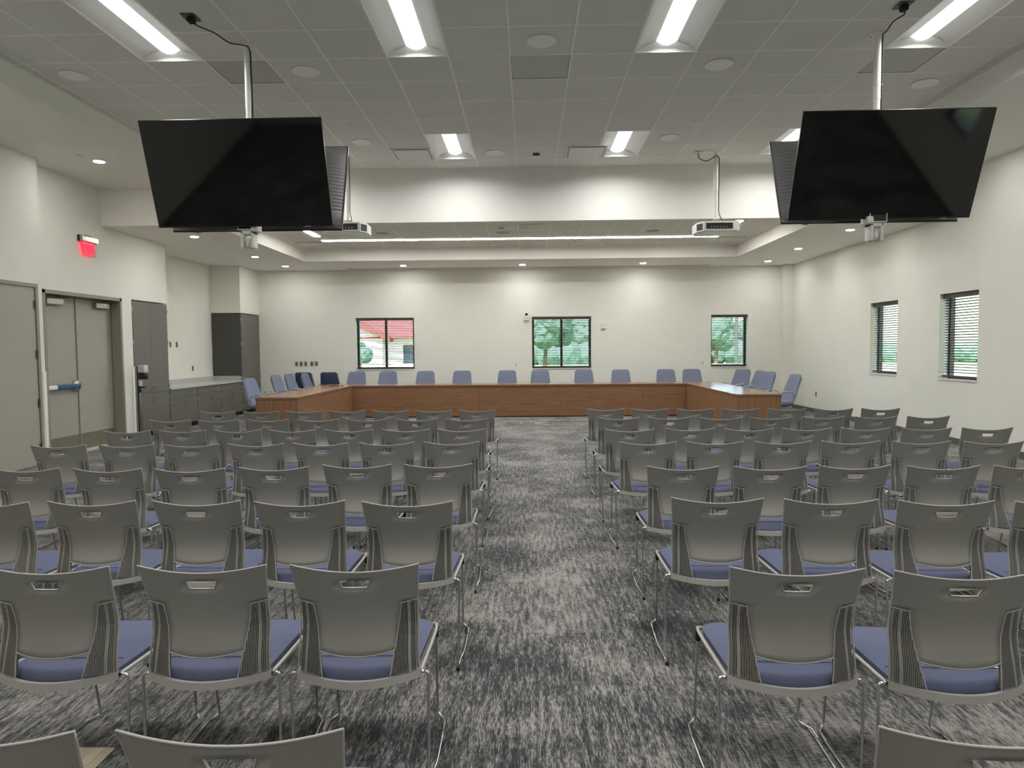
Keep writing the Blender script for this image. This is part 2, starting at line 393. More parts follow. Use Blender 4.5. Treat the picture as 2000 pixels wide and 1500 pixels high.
# ------------------------------------------------------------------ windows with blinds
def window(n, ax, c, u0, u1, z0, z1, mull, inset, depth_dir):
    """ax 1: back wall (plane y=c, outward +y); ax 0: right wall (plane x=c, outward +x)"""
    def B(mb, ua, ub, da, db, za, zb):
        if ax == 1: mb.box(ua, ub, c+da, c+db, za, zb)
        else: mb.box(c+da, c+db, ua, ub, za, zb)
        return mb
    fr = MB(); w_ = .055; d0 = TH-.09; d1 = TH-.02
    B(fr, u0, u1, d0, d1, z0, z0+w_); B(fr, u0, u1, d0, d1, z1-w_, z1); B(fr, u0, u0+w_, d0, d1, z0, z1); B(fr, u1-w_, u1, d0, d1, z0, z1)
    if mull: B(fr, (u0+u1)/2-.03, (u0+u1)/2+.03, d0, d1, z0, z1)
    root = struct('window_%d' % n, fr, M['bronze'])
    g = B(MB(), u0+w_, u1-w_, d0+.03, d0+.036, z0+w_, z1-w_); g.build('window_pane', M['glass'], root)
    s = B(MB(), u0-.0, u1+.0, -.022 if ax else -.02, d0, z0-.0, z0+.018); s.build('window_sill', M['white'], root)
    # the blinds hang inside the reveal: one blind per half
    dc = inset
    hh = [(u0, u1)] if not mull else [(u0, (u0+u1)/2), ((u0+u1)/2, u1)]
    return dc, hh
def blind(ax, c, ua, ub, z0, z1, dc, label, group):
    um = (ua+ub)/2
    loc = (um, c+dc, z1) if ax == 1 else (c+dc, um, z1)
    root = thing('window_blind', label, 'blind', loc, 0 if ax == 1 else -PI/2, group)
    hw = (ub-ua)/2-.008
    H = z1-z0
    MB().box(-hw, hw, -.035, .03, -.075, -.002).build('head_rail', M['blind'], root)
    sl = MB(); n = int((H-.075-.06)/.0425)
    for i in range(n):
        z = -.085-.0425*i-.02
        mm = Matrix.Translation((0, 0, z)) @ Matrix.Rotation(R(-20), 4, 'X')
        sl.xbox(mm, -hw+.004, hw-.004, -.024, .024, -.0016, .0016)
    sl.build('slats', M['blind'], root)
    MB().box(-hw, hw, -.026, .026, -H+.022, -H+.055).build('bottom_rail', M['blind'], root)
    cd = MB()
    for x in (-hw*.72, hw*.72): cd.box(x-.0015, x+.0015, -.0275, -.0265, -H+.04, -.07)
    cd.build('ladder_cord', M['tbar'], root)
nm = ['left', 'middle', 'right']
for i, (a, b, z0, z1) in enumerate(BW):
    dc, hh = window(i+1, 1, YB, a, b, z0, z1, i < 2, .06, 1)
    for j, (p, q) in enumerate(hh):
        which = ['left half of the', 'right half of the'][j] if len(hh) == 2 else 'whole of the narrow'
        blind(1, YB, p, q, z0+.018, z1, dc, 'dark bronze slat blind over the %s %s back window' % (which, nm[i]), 'dark blinds on the back wall')
rn = ['farther', 'nearer', '', '']
for i, (a, b, z0, z1) in enumerate(RW):
    dc, hh = window(i+4, 0, XR, a, b, z0, z1, False, .085, 1)
    lab = 'dark slat blind in the %s right-wall window, between camera and back corner' % rn[i] if i < 2 else 'dark slat blind in the right-wall window %s the camera, seen only mirrored in the television' % ('beside' if i == 2 else 'just ahead of')
    blind(0, XR, a, b, z0+.018, z1, dc, ['dark slat blind in the right-wall window nearest the back corner', 'dark slat blind in the taller-looking nearer right-wall window', 'dark slat blind in the window mirrored in the right television', 'dark slat blind in the right-wall window outside the picture'][i], 'dark blinds on the right wall')

# ------------------------------------------------------------------ doors on the left
def hinge(parent, x, y, z, h=.115):
    MB().cyl((x, y, z-h/2), (x, y, z+h/2), .011, n=8).box(x-.002, x+.004, y-.03, y+.03, z-h/2, z+h/2).build('hinge', M['dark_steel'], parent)
# single door
x = XN
fr = MB(); a, b, _, z1 = ND
fr.box(x-.12, x+.012, a-.05, a, 0, z1+.05).box(x-.12, x+.012, b, b+.05, 0, z1+.05).box(x-.12, x+.012, a, b, z1, z1+.05)
d1 = struct('door_1', fr, M['frame'], 'grey single door frame nearest the camera')
lf = MB().box(x-.05, x-.004, a+.004, b-.004, .008, z1-.004).build('door_leaf', M['door'], d1)
for z in (.25, .86, 1.53, 2.2): hinge(d1, x+.004, b-.002, z)
hd = MB().cyl((x-.004, a+.07, .97), (x+.055, a+.07, .97), .011).tube(round_path([(x+.05, a+.07, .97), (x+.055, a+.1, .97), (x+.05, a+.2, .968)], .01), .009).cyl((x-.004, a+.07, .97), (x+.006, a+.07, .97), .027, n=16)
hd.build('lever_handle', M['steel'], d1)
# double door
x = XL; a, b, _, z1 = DD; xd = x-.16
fr = MB()
fr.box(x-.22, x+.015, b-.045, b+.005, 0, z1).box(x-.22, x+.015, a-.005, a+.045, 0, z1).box(x-.22, x+.015, a-.005, b+.005, z1-.05, z1+.005)
fr.box(x-.13, x-.10, b-.06, b-.045, 0, z1-.05)
d2 = struct('door_2', fr, M['frame'], 'recessed grey double door frame')
mid = (a+b)/2-.01
for i, (p, q) in enumerate(((a+.05, mid-.003), (mid+.003, b-.05))):
    lf = MB().box(xd-.045, xd, p, q, .02, z1-.055).build('door_leaf', M['door'], d2)
    MB().box(xd, xd+.002, p+.01, q-.012, .02, .26).build('kick_plate', M['kick'], lf)
    cy = (p+q)/2-.10 if i == 0 else (p+q)/2+.02
    cy = p+.36 if i == 0 else p+.62
    cl = MB().bbox(xd, xd+.07, cy-.18, cy+.18, z1-.19, z1-.10, .006, 1).build('door_closer', M['steel'], lf)
    arm = MB().tube([(xd+.04, cy+.05, z1-.09), (xd+.12, cy-.05, z1-.085), (xd+.10, cy+.26, z1-.075)], .009, 6)
    arm.build('closer_arm', M['dark_steel'], lf)
    if i == 0:
        ba = MB().box(xd+.02, xd+.07, p+.06, q-.50, 1.005, 1.06); ba.build('push_bar', M['steel'], lf)
        MB().bbox(xd+.045, xd+.10, p+.30, q-.09, .995, 1.065, .012, 2).build('bar_sleeve', M['bluewrap'], lf)
        MB().bbox(xd+.04, xd+.095, p+.05, p+.30, .998, 1.062, .01, 2).build('bar_end', M['white_metal'], lf)
        MB().lathe([(.09, 0), (.09, .025), (.07, .05), (.0, .055)], (xd, q-.06, 1.03), 18, 'X').build('latch_housing', M['steel'], lf)
MB().box(xd+.0, xd+.016, mid-.006, mid+.006, .02, z1-.055).build('astragal', M['frame'], d2)
struct('trim_5', MB().box(xd-.05, x+.03, a+.04, b-.04, 0, .012), M['thresh'], 'pale threshold under the double door')
struct('wall_hall', MB().box(x-.3, x-.25, a-.2, b+.2, 0, 2.6).box(XN-.3, XN-.25, 8.0, 9.2, 0, 2.6), M['wall'], 'corridor wall behind the closed doors')
# corner guards
for y_, x_, lab in ((9.38, XN, 'white corner guard between the single door and the double doors'), (11.92, XL, 'white corner guard beside the tall grey cabinet')):
    g = MB().box(x_, x_+.012, y_-.06, y_+.006, .02, 1.29).box(x_-.06, x_+.012, y_, y_+.008, .02, 1.29)
    tag(g.build('corner_guard', M['white_metal']), lab, 'corner guard', 'white corner guards on the left wall')

# ------------------------------------------------------------------ cabinets
def dhandle(parent, face, y, z, vert):
    L_ = .05
    if vert: pts = [(face, y, z-L_), (face+.03, y, z-L_), (face+.03, y, z+L_), (face, y, z+L_)]
    else: pts = [(face, y-L_, z), (face+.03, y-L_, z), (face+.03, y+L_, z), (face, y+L_, z)]
    MB().tube(round_path(pts, .012, 3), .005, 6).build('pull_handle', M['chrome'], parent)
def tall_cab(y0, y1, label, depth):
    r = thing('tall_cabinet', label, 'cabinet', ((XL-depth/2), (y0+y1)/2, 0), 0, 'tall grey cabinets on the left wall')
    ox, oy = r.location.x, r.location.y
    def L(mb): return mb.xf(Matrix.Translation((-ox, -oy, 0)))
    L(MB().box(XL-depth, XL-.022, y0, y1, .09, 2.455)).build('carcass', M['cabside'], r)
    L(MB().box(XL-depth, XL-.07, y0+.01, y1-.01, 0, .09)).build('toe_kick', M['black'], r)
    ym = (y0+y1)/2
    for (za, zb, hz) in ((.097, .793, .70), (.799, 2.45, .92)):
        for (p, q, hy) in ((y0+.003, ym-.0015, ym-.06), (ym+.0015, y1-.003, ym+.06)):
            d = L(MB().box(XL-.02, XL, p, q, za, zb)).build('cabinet_door', M['cab'], r)
            mb = MB(); pts = [(XL, hy, hz-.055), (XL+.03, hy, hz-.055), (XL+.03, hy, hz+.055), (XL, hy, hz+.055)]
            L(mb.tube(round_path(pts, .012, 3), .005, 6)).build('pull_handle', M['chrome'], d)
            he = y0 if hy < ym else y1
            for z in ((za+.12, zb-.12) if za < .5 else (za+.1, (za+zb)/2+.1, zb-.14)):
                L(MB().box(XL-.012, XL+.008, he-.009, he+.009, z-.035, z+.035)).build('hinge', M['steel'], d)
    return r
tall_cab(11.935, 13.095, 'tall dark grey cabinet behind the hand sanitizer stand', .70)
tc2 = tall_cab(16.51, YB-.015, 'tall dark grey cabinet in the far left corner past the counter', .70)
cabs = [(13.11, 14.22, 'dark grey base cabinet under the counter, touching the nearer tall cabinet'), (14.225, 15.35, 'dark grey base cabinet under the middle of the counter'), (15.355, 16.49, 'dark grey base cabinet under the counter, beside the far tall cabinet')]
for (y0, y1, lab) in cabs:
    r = thing('base_cabinet', lab, 'cabinet', (XL-.33, (y0+y1)/2, 0), 0, 'base cabinets under the counter')
    ox, oy = r.location.x, r.location.y; TM = Matrix.Translation((-ox, -oy, 0))
    MB().box(XL-.65, XL-.022, y0, y1, .09, .80).xf(TM).build('carcass', M['cabside'], r)
    MB().box(XL-.65, XL-.07, y0, y1, 0, .09).xf(TM).build('toe_kick', M['black'], r)
    ym = (y0+y1)/2
    for (p, q, s_) in ((y0+.004, ym-.0015, -1), (ym+.0015, y1-.004, 1)):
        d = MB().box(XL-.02, XL, p, q, .655, .795).xf(TM).build('drawer', M['cab'], r)
        hy = (p+q)/2
        MB().tube(round_path([(XL, hy-.05, .745), (XL+.03, hy-.05, .745), (XL+.03, hy+.05, .745), (XL, hy+.05, .745)], .012, 3), .005, 6).xf(TM).build('pull_handle', M['chrome'], d)
        d = MB().box(XL-.02, XL, p, q, .097, .649).xf(TM).build('cabinet_door', M['cab'], r)
        hy = ym+s_*.055
        MB().tube(round_path([(XL, hy, .49), (XL+.03, hy, .49), (XL+.03, hy, .60), (XL, hy, .60)], .012, 3), .005, 6).xf(TM).build('pull_handle', M['chrome'], d)
        he = y0 if s_ < 0 else y1
        for z in (.2, .56): MB().box(XL-.012, XL+.007, he-.008, he+.008, z-.03, z+.03).xf(TM).build('hinge', M['steel'], d)
ct = thing('worktop', 'long light grey counter with upstand, between the two tall cabinets', 'countertop', (XL-.33, 14.8, .8))
TM = Matrix.Translation((-(XL-.33), -14.8, -.8))
MB().bbox(-7.645, XL+.025, 13.125, 16.495, .802, .842, .004, 1).xf(TM).build('counter_slab', M['counter'], ct)
MB().box(-7.645, -7.625, 13.125, 16.475, .842, .945).box(-7.645, XL-.02, 16.475, 16.495, .842, .945).xf(TM).build('upstand', M['counter'], ct)
# the recess side panels: far cabinet shows a plain dark end panel
MB().box(XL-.70, XL-.02, 16.497, 16.51, .946, 2.455).xf(Matrix.Translation((-tc2.location.x, -tc2.location.y, 0))).build('end_panel', M['cabside'], tc2)

# ------------------------------------------------------------------ hand sanitizer stand
r = thing('sanitizer_stand', 'black hand sanitizer dispenser stand beside the tall grey cabinet', 'dispenser', (-6.72, 11.72, 0), R(78))
MB().bbox(-.16, .16, -.15, .15, 0, .012, .004, 1).build('base_plate', M['black'], r)
MB().box(-.035, .035, .0, .02, .012, 1.30).build('pole', M['black'], r)
MB().box(-.03, .03, -.012, 0, .012, .84).build('pole_sleeve', M['steel'], r)
MB().bbox(-.05, .05, -.145, -.01, 1.075, 1.19, .015, 2).build('dispenser', M['black'], r)
MB().bbox(-.05, .05, -.14, -.01, 1.19, 1.32, .008, 2).build('printed_cover', M['paper'], r)
MB().box(-.03, .03, -.03, 0, .96, 1.075).build('nozzle_plate', M['white'], r)
MB().lathe([(.02, .925), (.06, .935), (.062, .95), (.0, .94)], (0, -.06, 0), 16).build('drip_tray', M['black'], r)

# ------------------------------------------------------------------ exit sign
r = thing('exit_sign', 'edge-lit red EXIT sign above the double door', 'sign', (XL, 10.74, 3.22))
MB().box(0, .03, -.21, .21, .06, .15).build('backplate', M['black'], r)
MB().bbox(.02, .075, -.2, .2, .06, .14, .004, 1).build('housing', M['steel'], r)
MB().box(.005, .055, -.08, .06, .14, .16).build('mounting_cap', M['black'], r)
MB().box(.044, .05, -.17, .17, -.16, .06).build('acrylic_panel', M['acrylic'], r)
MB().box(.040, .043, -.135, .125, -.13, .05).build('red_field', M['redglow'], r)
cu = bpy.data.curves.new('exit_letters', 'FONT'); cu.body = 'EXIT'; cu.size = .155; cu.align_x = 'CENTER'; cu.align_y = 'CENTER'; cu.extrude = .002
to = bpy.data.objects.new('tmp', cu); C.objects.link(to)
bpy.context.view_layer.update()
me = bpy.data.meshes.new_from_object(to); bpy.data.objects.remove(to); me.materials.clear(); me.materials.append(M['redletter'])
lo = bpy.data.objects.new('letters', me); C.objects.link(lo); lo.parent = r; lo.location = (.053, -.005, -.045); lo.rotation_euler = (PI/2, 0, PI/2)

# ------------------------------------------------------------------ ceiling lights
lt = thing('troffer_light', None, 'ceiling light')
hf = T/2; ln = T
def prof(): return [(-hf+.006, 0), (-hf+.022, .004), (-.20, .055), (-.115, .075), (.115, .075), (.20, .055), (hf-.022, .004), (hf-.006, 0)]
P = prof(); rf = MB()
vs = [(x_, y_, z_) for y_ in (-ln+.03, ln-.03) for x_, z_ in P]; n = len(P)
rf.add(vs, [(i, i+1, n+i+1, n+i) for i in range(n-1)], True)
rf.box(-hf+.006, hf-.006, -ln+.02, ln-.02, .095, .1)
rf.build('reflector', M['reflector'], lt)
for s_ in (-1, 1):
    en = MB()
    y0_, y1_ = s_*(ln-.006), s_*(ln-.085)
    pts0 = [(-hf+.006+(2*hf-.012)*i/12) for i in range(13)]
    vs = [(x_, y0_, 0) for x_ in pts0] + [(x_, s_*(ln-.03)+(y1_-s_*(ln-.03))*(1-(x_/hf)**2), .072*(1-(abs(x_)/hf)**2.2)) for x_ in pts0]
    en.add(vs, [(i, i+1, 14+i, 13+i) for i in range(12)], True)
    en.build('end_plate', M['reflector'], lt)
fr = MB().box(-hf+.004, -hf+.014, -ln+.004, ln-.004, -.001, .1).box(hf-.014, hf-.004, -ln+.004, ln-.004, -.001, .1).box(-hf, hf, -ln+.003, -ln+.012, -.001, .1).box(-hf, hf, ln-.012, ln-.003, -.001, .1)
fr.build('frame', M['white_metal'], lt)
le = MB(); A = [(-.098+.196*i/10, .074-.036*math.sin(PI*i/10)) for i in range(11)]
vs = [(x_, y_, z_) for y_ in (-ln+.075, ln-.075) for x_, z_ in A]
le.add(vs, [(i, i+1, 11+i+1, 11+i) for i in range(10)], True); le.add(vs, [tuple(range(11)), tuple(range(21, 10, -1))])
le.build('lens', M['lens'], lt); la = bpy.data.lights.new('troffer_lamp', 'AREA'); la.shape = 'RECTANGLE'; la.size = .196; la.size_y = 2*ln-.15
la.energy = TLAMP*PI*la.size*la.size_y; la.color = (1, .995, .975); la.spread = R(160)
lao = bpy.data.objects.new('lamp', la); C.objects.link(lao); lao.parent = lt; lao.location = (0, 0, .034)
note(lt)
colname = {-6: 'far left', -2: 'centre-left', 2: 'centre-right', 6: 'far right'}
rowname = {1: 'farther row of troffers by the bulkhead', 7: 'row of troffers level with the televisions', 13: 'row of troffers overhead', 19: 'row of troffers behind the camera'}
first = True
for (c, r_) in TROF:
    loc = (GX+(c+.5)*T, GY-(r_+1)*T, ZC)
    rown = {1: 'by the bulkhead', 7: 'level with the televisions', 13: 'overhead, above the rows of chairs', 19: 'behind the camera'}[r_]
    lab = '%s recessed troffer light, %s' % (colname[c], rown)
    if first: lt.location = loc; lt['label'] = lab; lt['group'] = 'two by four troffer lights'; first = False
    else: dup(lt, loc, 0, lab, 'two by four troffer lights')
# slot lights of the rear tray
def slot(L_, w_):
    r = thing('slot_light', None, 'ceiling light')
    MB().box(-L_/2, L_/2, -w_/2, w_/2, -.002, .0).build('lens', M['slotlens'], r)
    MB().box(-L_/2-.006, L_/2+.006, -w_/2-.008, -w_/2, -.006, .004).box(-L_/2-.006, L_/2+.006, w_/2, w_/2+.008, -.006, .004).box(-L_/2-.006, -L_/2, -w_/2, w_/2, -.006, .004).box(L_/2, L_/2+.006, -w_/2, w_/2, -.006, .004).build('frame', M['white_metal'], r)
    return note(r)
s0 = slot(1.185, .13); s0['group'] = 'end-to-end slot lights of the rear tray'
for i in range(7):
    lab = 'bright slot light, %s segment of the long line over the far table' % ['leftmost', 'second from left', 'third from left', 'middle', 'third from right', 'second from right', 'rightmost'][i]
    loc = (-3.745+1.197*i, 14.60, ZT-.006)
    if i == 0: s0.location = loc; s0['label'] = lab
    else: dup(s0, loc, 0, lab)
s1 = slot(.6, .13)
s0 = slot(1.2, .13); s0.location = (-4.27, 13.45, ZT-.006); s0.rotation_euler = (0, 0, PI/2); s0['label'] = 'short bright light running lengthwise at the left of the rear tray'; s0['group'] = 'short lengthwise lights of the rear tray'
dup(s0, (3.94, 13.45, ZT-.006), PI/2, 'short bright light running lengthwise at the right of the rear tray')
for c_ in list(kids(s1)): bpy.data.objects.remove(c_)
bpy.data.objects.remove(s1)
# downlights
dl = thing('downlight', None, 'ceiling light', group='round downlights in the soffits')
MB().lathe([(.062, .0), (.085, -.004), (.095, -.002), (.095, .0)], (0, 0, 0), 24).build('trim_ring', M['white_metal'], dl)
MB().lathe([(.0, -.0055), (.066, -.0045), (.066, -.001), (.0, -.001)][::-1], (0, 0, 0), 24).build('lens', M['downlens'], dl)
note(dl)
DL = [(-5.95, 9.58, ZS2, 'in the left soffit near the exit sign'), (-5.95, 12.28, ZS, 'beyond the bulkhead on the left, first of three'), (-5.94, 15.0, ZS, 'beyond the bulkhead on the left, second of three'),
      (-5.88, 16.72, ZS, 'in the far left corner of the rear soffit'), (-3.02, 16.86, ZS, 'above the left back window'), (-.1, 16.92, ZS, 'above the middle of the back wall'), (2.84, 16.88, ZS, 'right of middle along the back wall'),
      (5.81, 16.76, ZS, 'in the far right corner of the rear soffit'), (5.73, 14.7, ZS, 'beyond the bulkhead on the right, second of three'), (5.74, 12.4, ZS, 'beyond the bulkhead on the right, nearest the television'),
      (5.85, 9.58, ZS2, 'in the right soffit, hidden behind the television'), (-5.95, 6.6, ZS2, 'in the left soffit, nearer than the picture edge'), (5.85, 6.6, ZS2, 'in the right soffit, nearer than the picture edge'), (-5.95, 3.6, ZS2, 'in the left soffit beside the chairs'), (5.85, 3.6, ZS2, 'in the right soffit beside the chairs'),
      (-5.95, .6, ZS2, 'in the left soffit level with the camera'), (5.85, .6, ZS2, 'in the right soffit level with the camera')]
for i, (x_, y_, z_, s_) in enumerate(DL):
    lab = 'small round white downlight ' + s_
    if i == 0: dl.location = (x_, y_, z_); dl['label'] = lab
    else: dup(dl, (x_, y_, z_), 0, lab)

# ------------------------------------------------------------------ ceiling fittings
for (c, r_), s_ in zip(RET, ('left, behind the left television pole', 'middle of the ceiling', 'right, behind the right television pole')):
    g = thing('return_grille', 'dark grey perforated return panel, ' + s_, 'vent', (GX+(c+.5)*T, GY-(r_+.5)*T, ZC), 0, 'dark return panels in the front ceiling')
    MB().box(-.292, .292, -.292, .292, .001, .006).build('perforated_panel', M['return'], g)
    MB().box(-.3, -.29, -.3, .3, -.002, .01).box(.29, .3, -.3, .3, -.002, .01).box(-.29, .29, -.3, -.29, -.002, .01).box(-.29, .29, .29, .3, -.002, .01).build('frame', M['frame'], g)
g = thing('return_grille', 'dark grey return panel in the rear tray, right of the smoke detector', 'vent', (GX+.5*T, 13.27, ZT), 0, 'grey return panels in the rear ceiling')
MB().box(-.292, .292, -.292, .292, -.005, -.0045).build('perforated_panel', M['return'], g)
SPK = [(-8, 6, 'far left by the soffit'), (-4, 6, 'right of the left television pole'), (0, 7, 'above the middle return panel'), (3, 6, 'between the centre-right troffer and right television'), (7, 5, 'at the far right by the soffit'),
       (-4, 2, 'beside the rear left television'), (-1, 1, 'right of the farther centre-left troffer'), (3, 2, 'right of the farther centre-right troffer')]
for c, r_, s_ in SPK:
    g = thing('ceiling_speaker', 'round grey ceiling speaker grille, ' + s_, 'speaker', (GX+(c+.5)*T, GY-(r_+.5)*T, ZC-.0035), 0, 'round speakers in the front ceiling')
    MB().lathe([(0, -.006), (.12, -.0055), (.133, -.004), (.133, 0)], (0, 0, 0), 28).build('grille', M['spk'], g)
    MB().lathe([(.133, -.007), (.142, -.006), (.142, 0), (.133, 0)], (0, 0, 0), 28).build('rim', M['tbar'], g)
for x_, y_, s_ in ((-.47, 13.86, 'in front of the middle of the light line'), (-2.87, 13.78, 'left of centre in the rear tray'), (2.53, 13.85, 'right of centre in the rear tray')):
    g = thing('ceiling_speaker', 'round pale ceiling speaker ' + s_, 'speaker', (x_, y_, ZT-.0035), 0, 'round speakers in the rear ceiling')
    MB().lathe([(0, -.006), (.12, -.0055), (.133, -.004), (.133, 0)], (0, 0, 0), 28).build('grille', M['spk'], g)
for x_, y_, z_, s_ in ((-2.25, 8.93, ZC, 'between the left television and the left speaker'), (2.17, 9.33-.32, ZC, 'before the right speaker near the bulkhead'), (-2.23, 13.22, ZT, 'left of the smoke detector'), (1.95, 13.23, ZT, 'right of the rear return panel'),
                       (-6.02, 9.27, ZS2, 'in the left soffit left of the downlight'), (-5.7, 9.67, ZS2, 'in the left soffit right of the downlight'), (-5.75, 12.6, ZS, 'in the rear soffit by the left downlight'), (5.55, 12.55, ZS, 'in the rear soffit by the right downlight'), (1.75, 16.85, ZS, 'in the rear soffit above the back windows')):
    tag(MB().lathe([(0, -.007), (.038, -.006), (.042, -.002), (.042, 0)], (x_, y_, z_-.0035), 20).build('sprinkler_cap', M['white']), 'small white sprinkler cover ' + s_, 'sprinkler', 'flat sprinkler covers')
# supply diffusers: a plaque hanging in a dark slot
def diffuser(x_, y_, z_, lab, grp):
    g = thing('air_diffuser', lab, 'vent', (x_, y_, z_), 0, grp)
    MB().box(-.292, .292, -.292, .292, -.006, -.004).build('neck_shadow_ring', M['return'], g)
    MB().bbox(-.245, .245, -.245, .245, -.022, -.012, .004, 1).build('plaque', M['white'], g)
    MB().box(-.3, -.275, -.3, .3, -.012, -.002).box(.275, .3, -.3, .3, -.012, -.002).box(-.275, .275, -.3, -.275, -.012, -.002).box(-.275, .275, .275, .3, -.012, -.002).build('frame', M['white'], g)
diffuser(GX-2.5*T, GY-1.5*T, ZC, 'white square air diffuser left of the farther centre-left troffer', 'square diffusers by the bulkhead')
diffuser(GX+1.5*T+.12, GY-1.5*T, ZC, 'white square air diffuser left of the farther centre-right troffer', 'square diffusers by the bulkhead')
for x_, s_ in ((-4.7, 'far left'), (-1.63, 'left of centre'), (1.35, 'right of centre'), (4.4, 'far right')):
    g = thing('slot_diffuser', 'pale rectangular air diffuser, %s behind the light line' % s_, 'vent', (x_, 15.0, ZT), 0, 'diffusers behind the slot lights')
    MB().box(-.27, .27, -.2, .2, -.014, -.008).build('plaque', M['white'], g)
    MB().box(-.29, .29, -.23, .23, -.008, -.004).build('frame', M['return'], g)
# detectors
g = thing('smoke_detector', 'white round smoke detector at the front of the rear tray', 'detector', (-.47, 13.13, ZT))
MB().lathe([(0, -.055), (.03, -.052), (.05, -.035), (.065, -.03), (.07, 0)], (0, 0, -.004), 24).build('cover', M['white'], g)
MB().lathe([(.0, -.048), (.028, -.045), (.051, -.036), (.052, -.03), (.0, -.03)], (0, 0, -.009), 20).build('sensing_chamber', M['tvback'], g)
g = thing('motion_sensor', 'small black and white motion sensor box between the two far troffers', 'sensor', (GX+.5*T, GY-1.35*T, ZC-.003))
MB().bbox(-.06, .06, -.05, .05, -.045, 0, .006, 1).build('case', M['white'], g)
MB().box(-.045, .045, -.056, -.05, -.04, -.01).build('sensor_window', M['black'], g)

# ------------------------------------------------------------------ televisions
def tv(loc, rz, tilt, label):
    r = thing('television', label, 'television', loc, rz, 'televisions hung in pairs', rx=tilt)
    W, H = 1.665, .955
    MB().bbox(-W/2, W/2, .0, .022, -H/2, H/2, .004, 1).build('bezel', M['bezel'], r)
    MB().box(-W/2+.008, W/2-.008, -.002, .001, -H/2+.018, H/2-.008).build('screen', M['screen'], r)
    b = MB(); sx, sz = W/2-.01, H/2-.01
    # bulging back with horizontal ribs over the upper three quarters
    nz = 96; nx = 14
    vs = []; 
    for j in range(nz+1):
        z_ = -sz+2*sz*j/nz; 
        for i in range(nx+1):
            u = -1+2*i/nx; x_ = sx*u
            ex = 1-max(0, (abs(u)-.72)/.28)**1.5; ez = 1-max(0, (abs(z_/sz)-.72)/.28)**2
            d = .022+.062*max(0, min(ex, 1))*max(0, ez)
            if -.62 < z_/sz < .93 and j % 4 == 0: d -= .010*min(1, (d-.022)/.02)
            vs.append((x_, d, z_))
    fs = [(j*(nx+1)+i, j*(nx+1)+i+1, (j+1)*(nx+1)+i+1, (j+1)*(nx+1)+i) for j in range(nz) for i in range(nx)]
    b.add(vs, fs, True); b.box(-sx, sx, .018, .024, -sz, sz)
    b.build('back_cover', M['tvback'], r)
    MB().box(-.25, .25, .084, .11, -.05, .15).build('mounting_plate', M['black'], r)
    MB().box(.56, .62, -.003, .01, -H/2-.006, -H/2+.002).build('remote_sensor', M['lgrey'], r)
    return r
tv((-2.653, 6.339, CAMZ+1.6214), R(-.4), .3198, 'black screen of the left television pair, facing the chairs')
tv((-2.632, 6.899, CAMZ+1.6126), PI+R(.5), .345, 'left rear television facing the table, its ribbed back showing')
tv((3.285, 6.369, CAMZ+1.621), R(-.98), .38, 'glossy black screen of the right television pair, facing the chairs')
tv((3.290, 6.916, CAMZ+1.6144), PI-R(.9), .388, 'right rear television facing the table, its ribbed back showing')
for x_, s_ in ((-2.64, 'left'), (3.29, 'right')):
    zt = ZC; g = thing('pole_mount', 'white pole mount carrying the %s pair of televisions' % s_, 'mount', (x_, 6.62, zt), 0, 'television pole mounts')
    MB().cyl((0, 0, -.6), (0, 0, 0), .032, n=20).cyl((0, 0, -1.45), (0, 0, -.6), .029, n=20).build('pole', M['white_metal'], g)
    MB().bbox(-.09, .09, -.06, .06, -.012, 0, .003, 1).cyl((-.07, 0, -.03), (-.07, 0, 0), .01, n=8).cyl((.07, 0, -.03), (.07, 0, 0), .01, n=8).build('ceiling_flange', M['white_metal'], g)
    MB().cyl((.02, 0, -.46), (.05, 0, -.46), .008, n=8).lathe([(.034, -.47), (.034, -.45)], (0, 0, 0), 20).build('locking_collar', M['white_metal'], g)
    MB().box(-.10, .10, -.11, .11, -1.50, -1.00).build('bracket', M['black'], g)
    # power cable along the ceiling and down the pole
    jx, jy = (-.245, -.59) if s_ == 'left' else (-.06, -.56)
    pts = [(jx, jy, -.045), (jx+.03, jy+.04, -.06), (jx*.6, jy*.6, -.035), (jx*.35, jy*.35, -.06), (.02, -.05, -.02), (.036, -.02, -.05), (.038, -.01, -.5), (.036, -.01, -1.15)]
    o = MB().tube(round_path(pts, .04, 4), .006, 6).xf(Matrix.Translation((x_, 6.62, zt))).build('power_cable', M['cord'])
    tag(o, 'black power cable running from ceiling box down the %s television pole' % s_, 'cable', 'black cables at the ceiling mounts')
    b = thing('junction_box', ('grey power outlet plate in the ceiling left of the left television pole' if s_ == 'left' else 'black power box in the ceiling above the right television pole'), 'outlet', (x_+jx-.01, 6.62+jy, zt-.003), 0, 'ceiling power outlets')
    MB().box(-.06, .06, -.07, .07, -.006, 0).build('cover_plate', M['tvback'], b)
    MB().bbox(-.02, .035, -.03, .03, -.05, -.006, .005, 1).build('plug', M['rubber'], b)
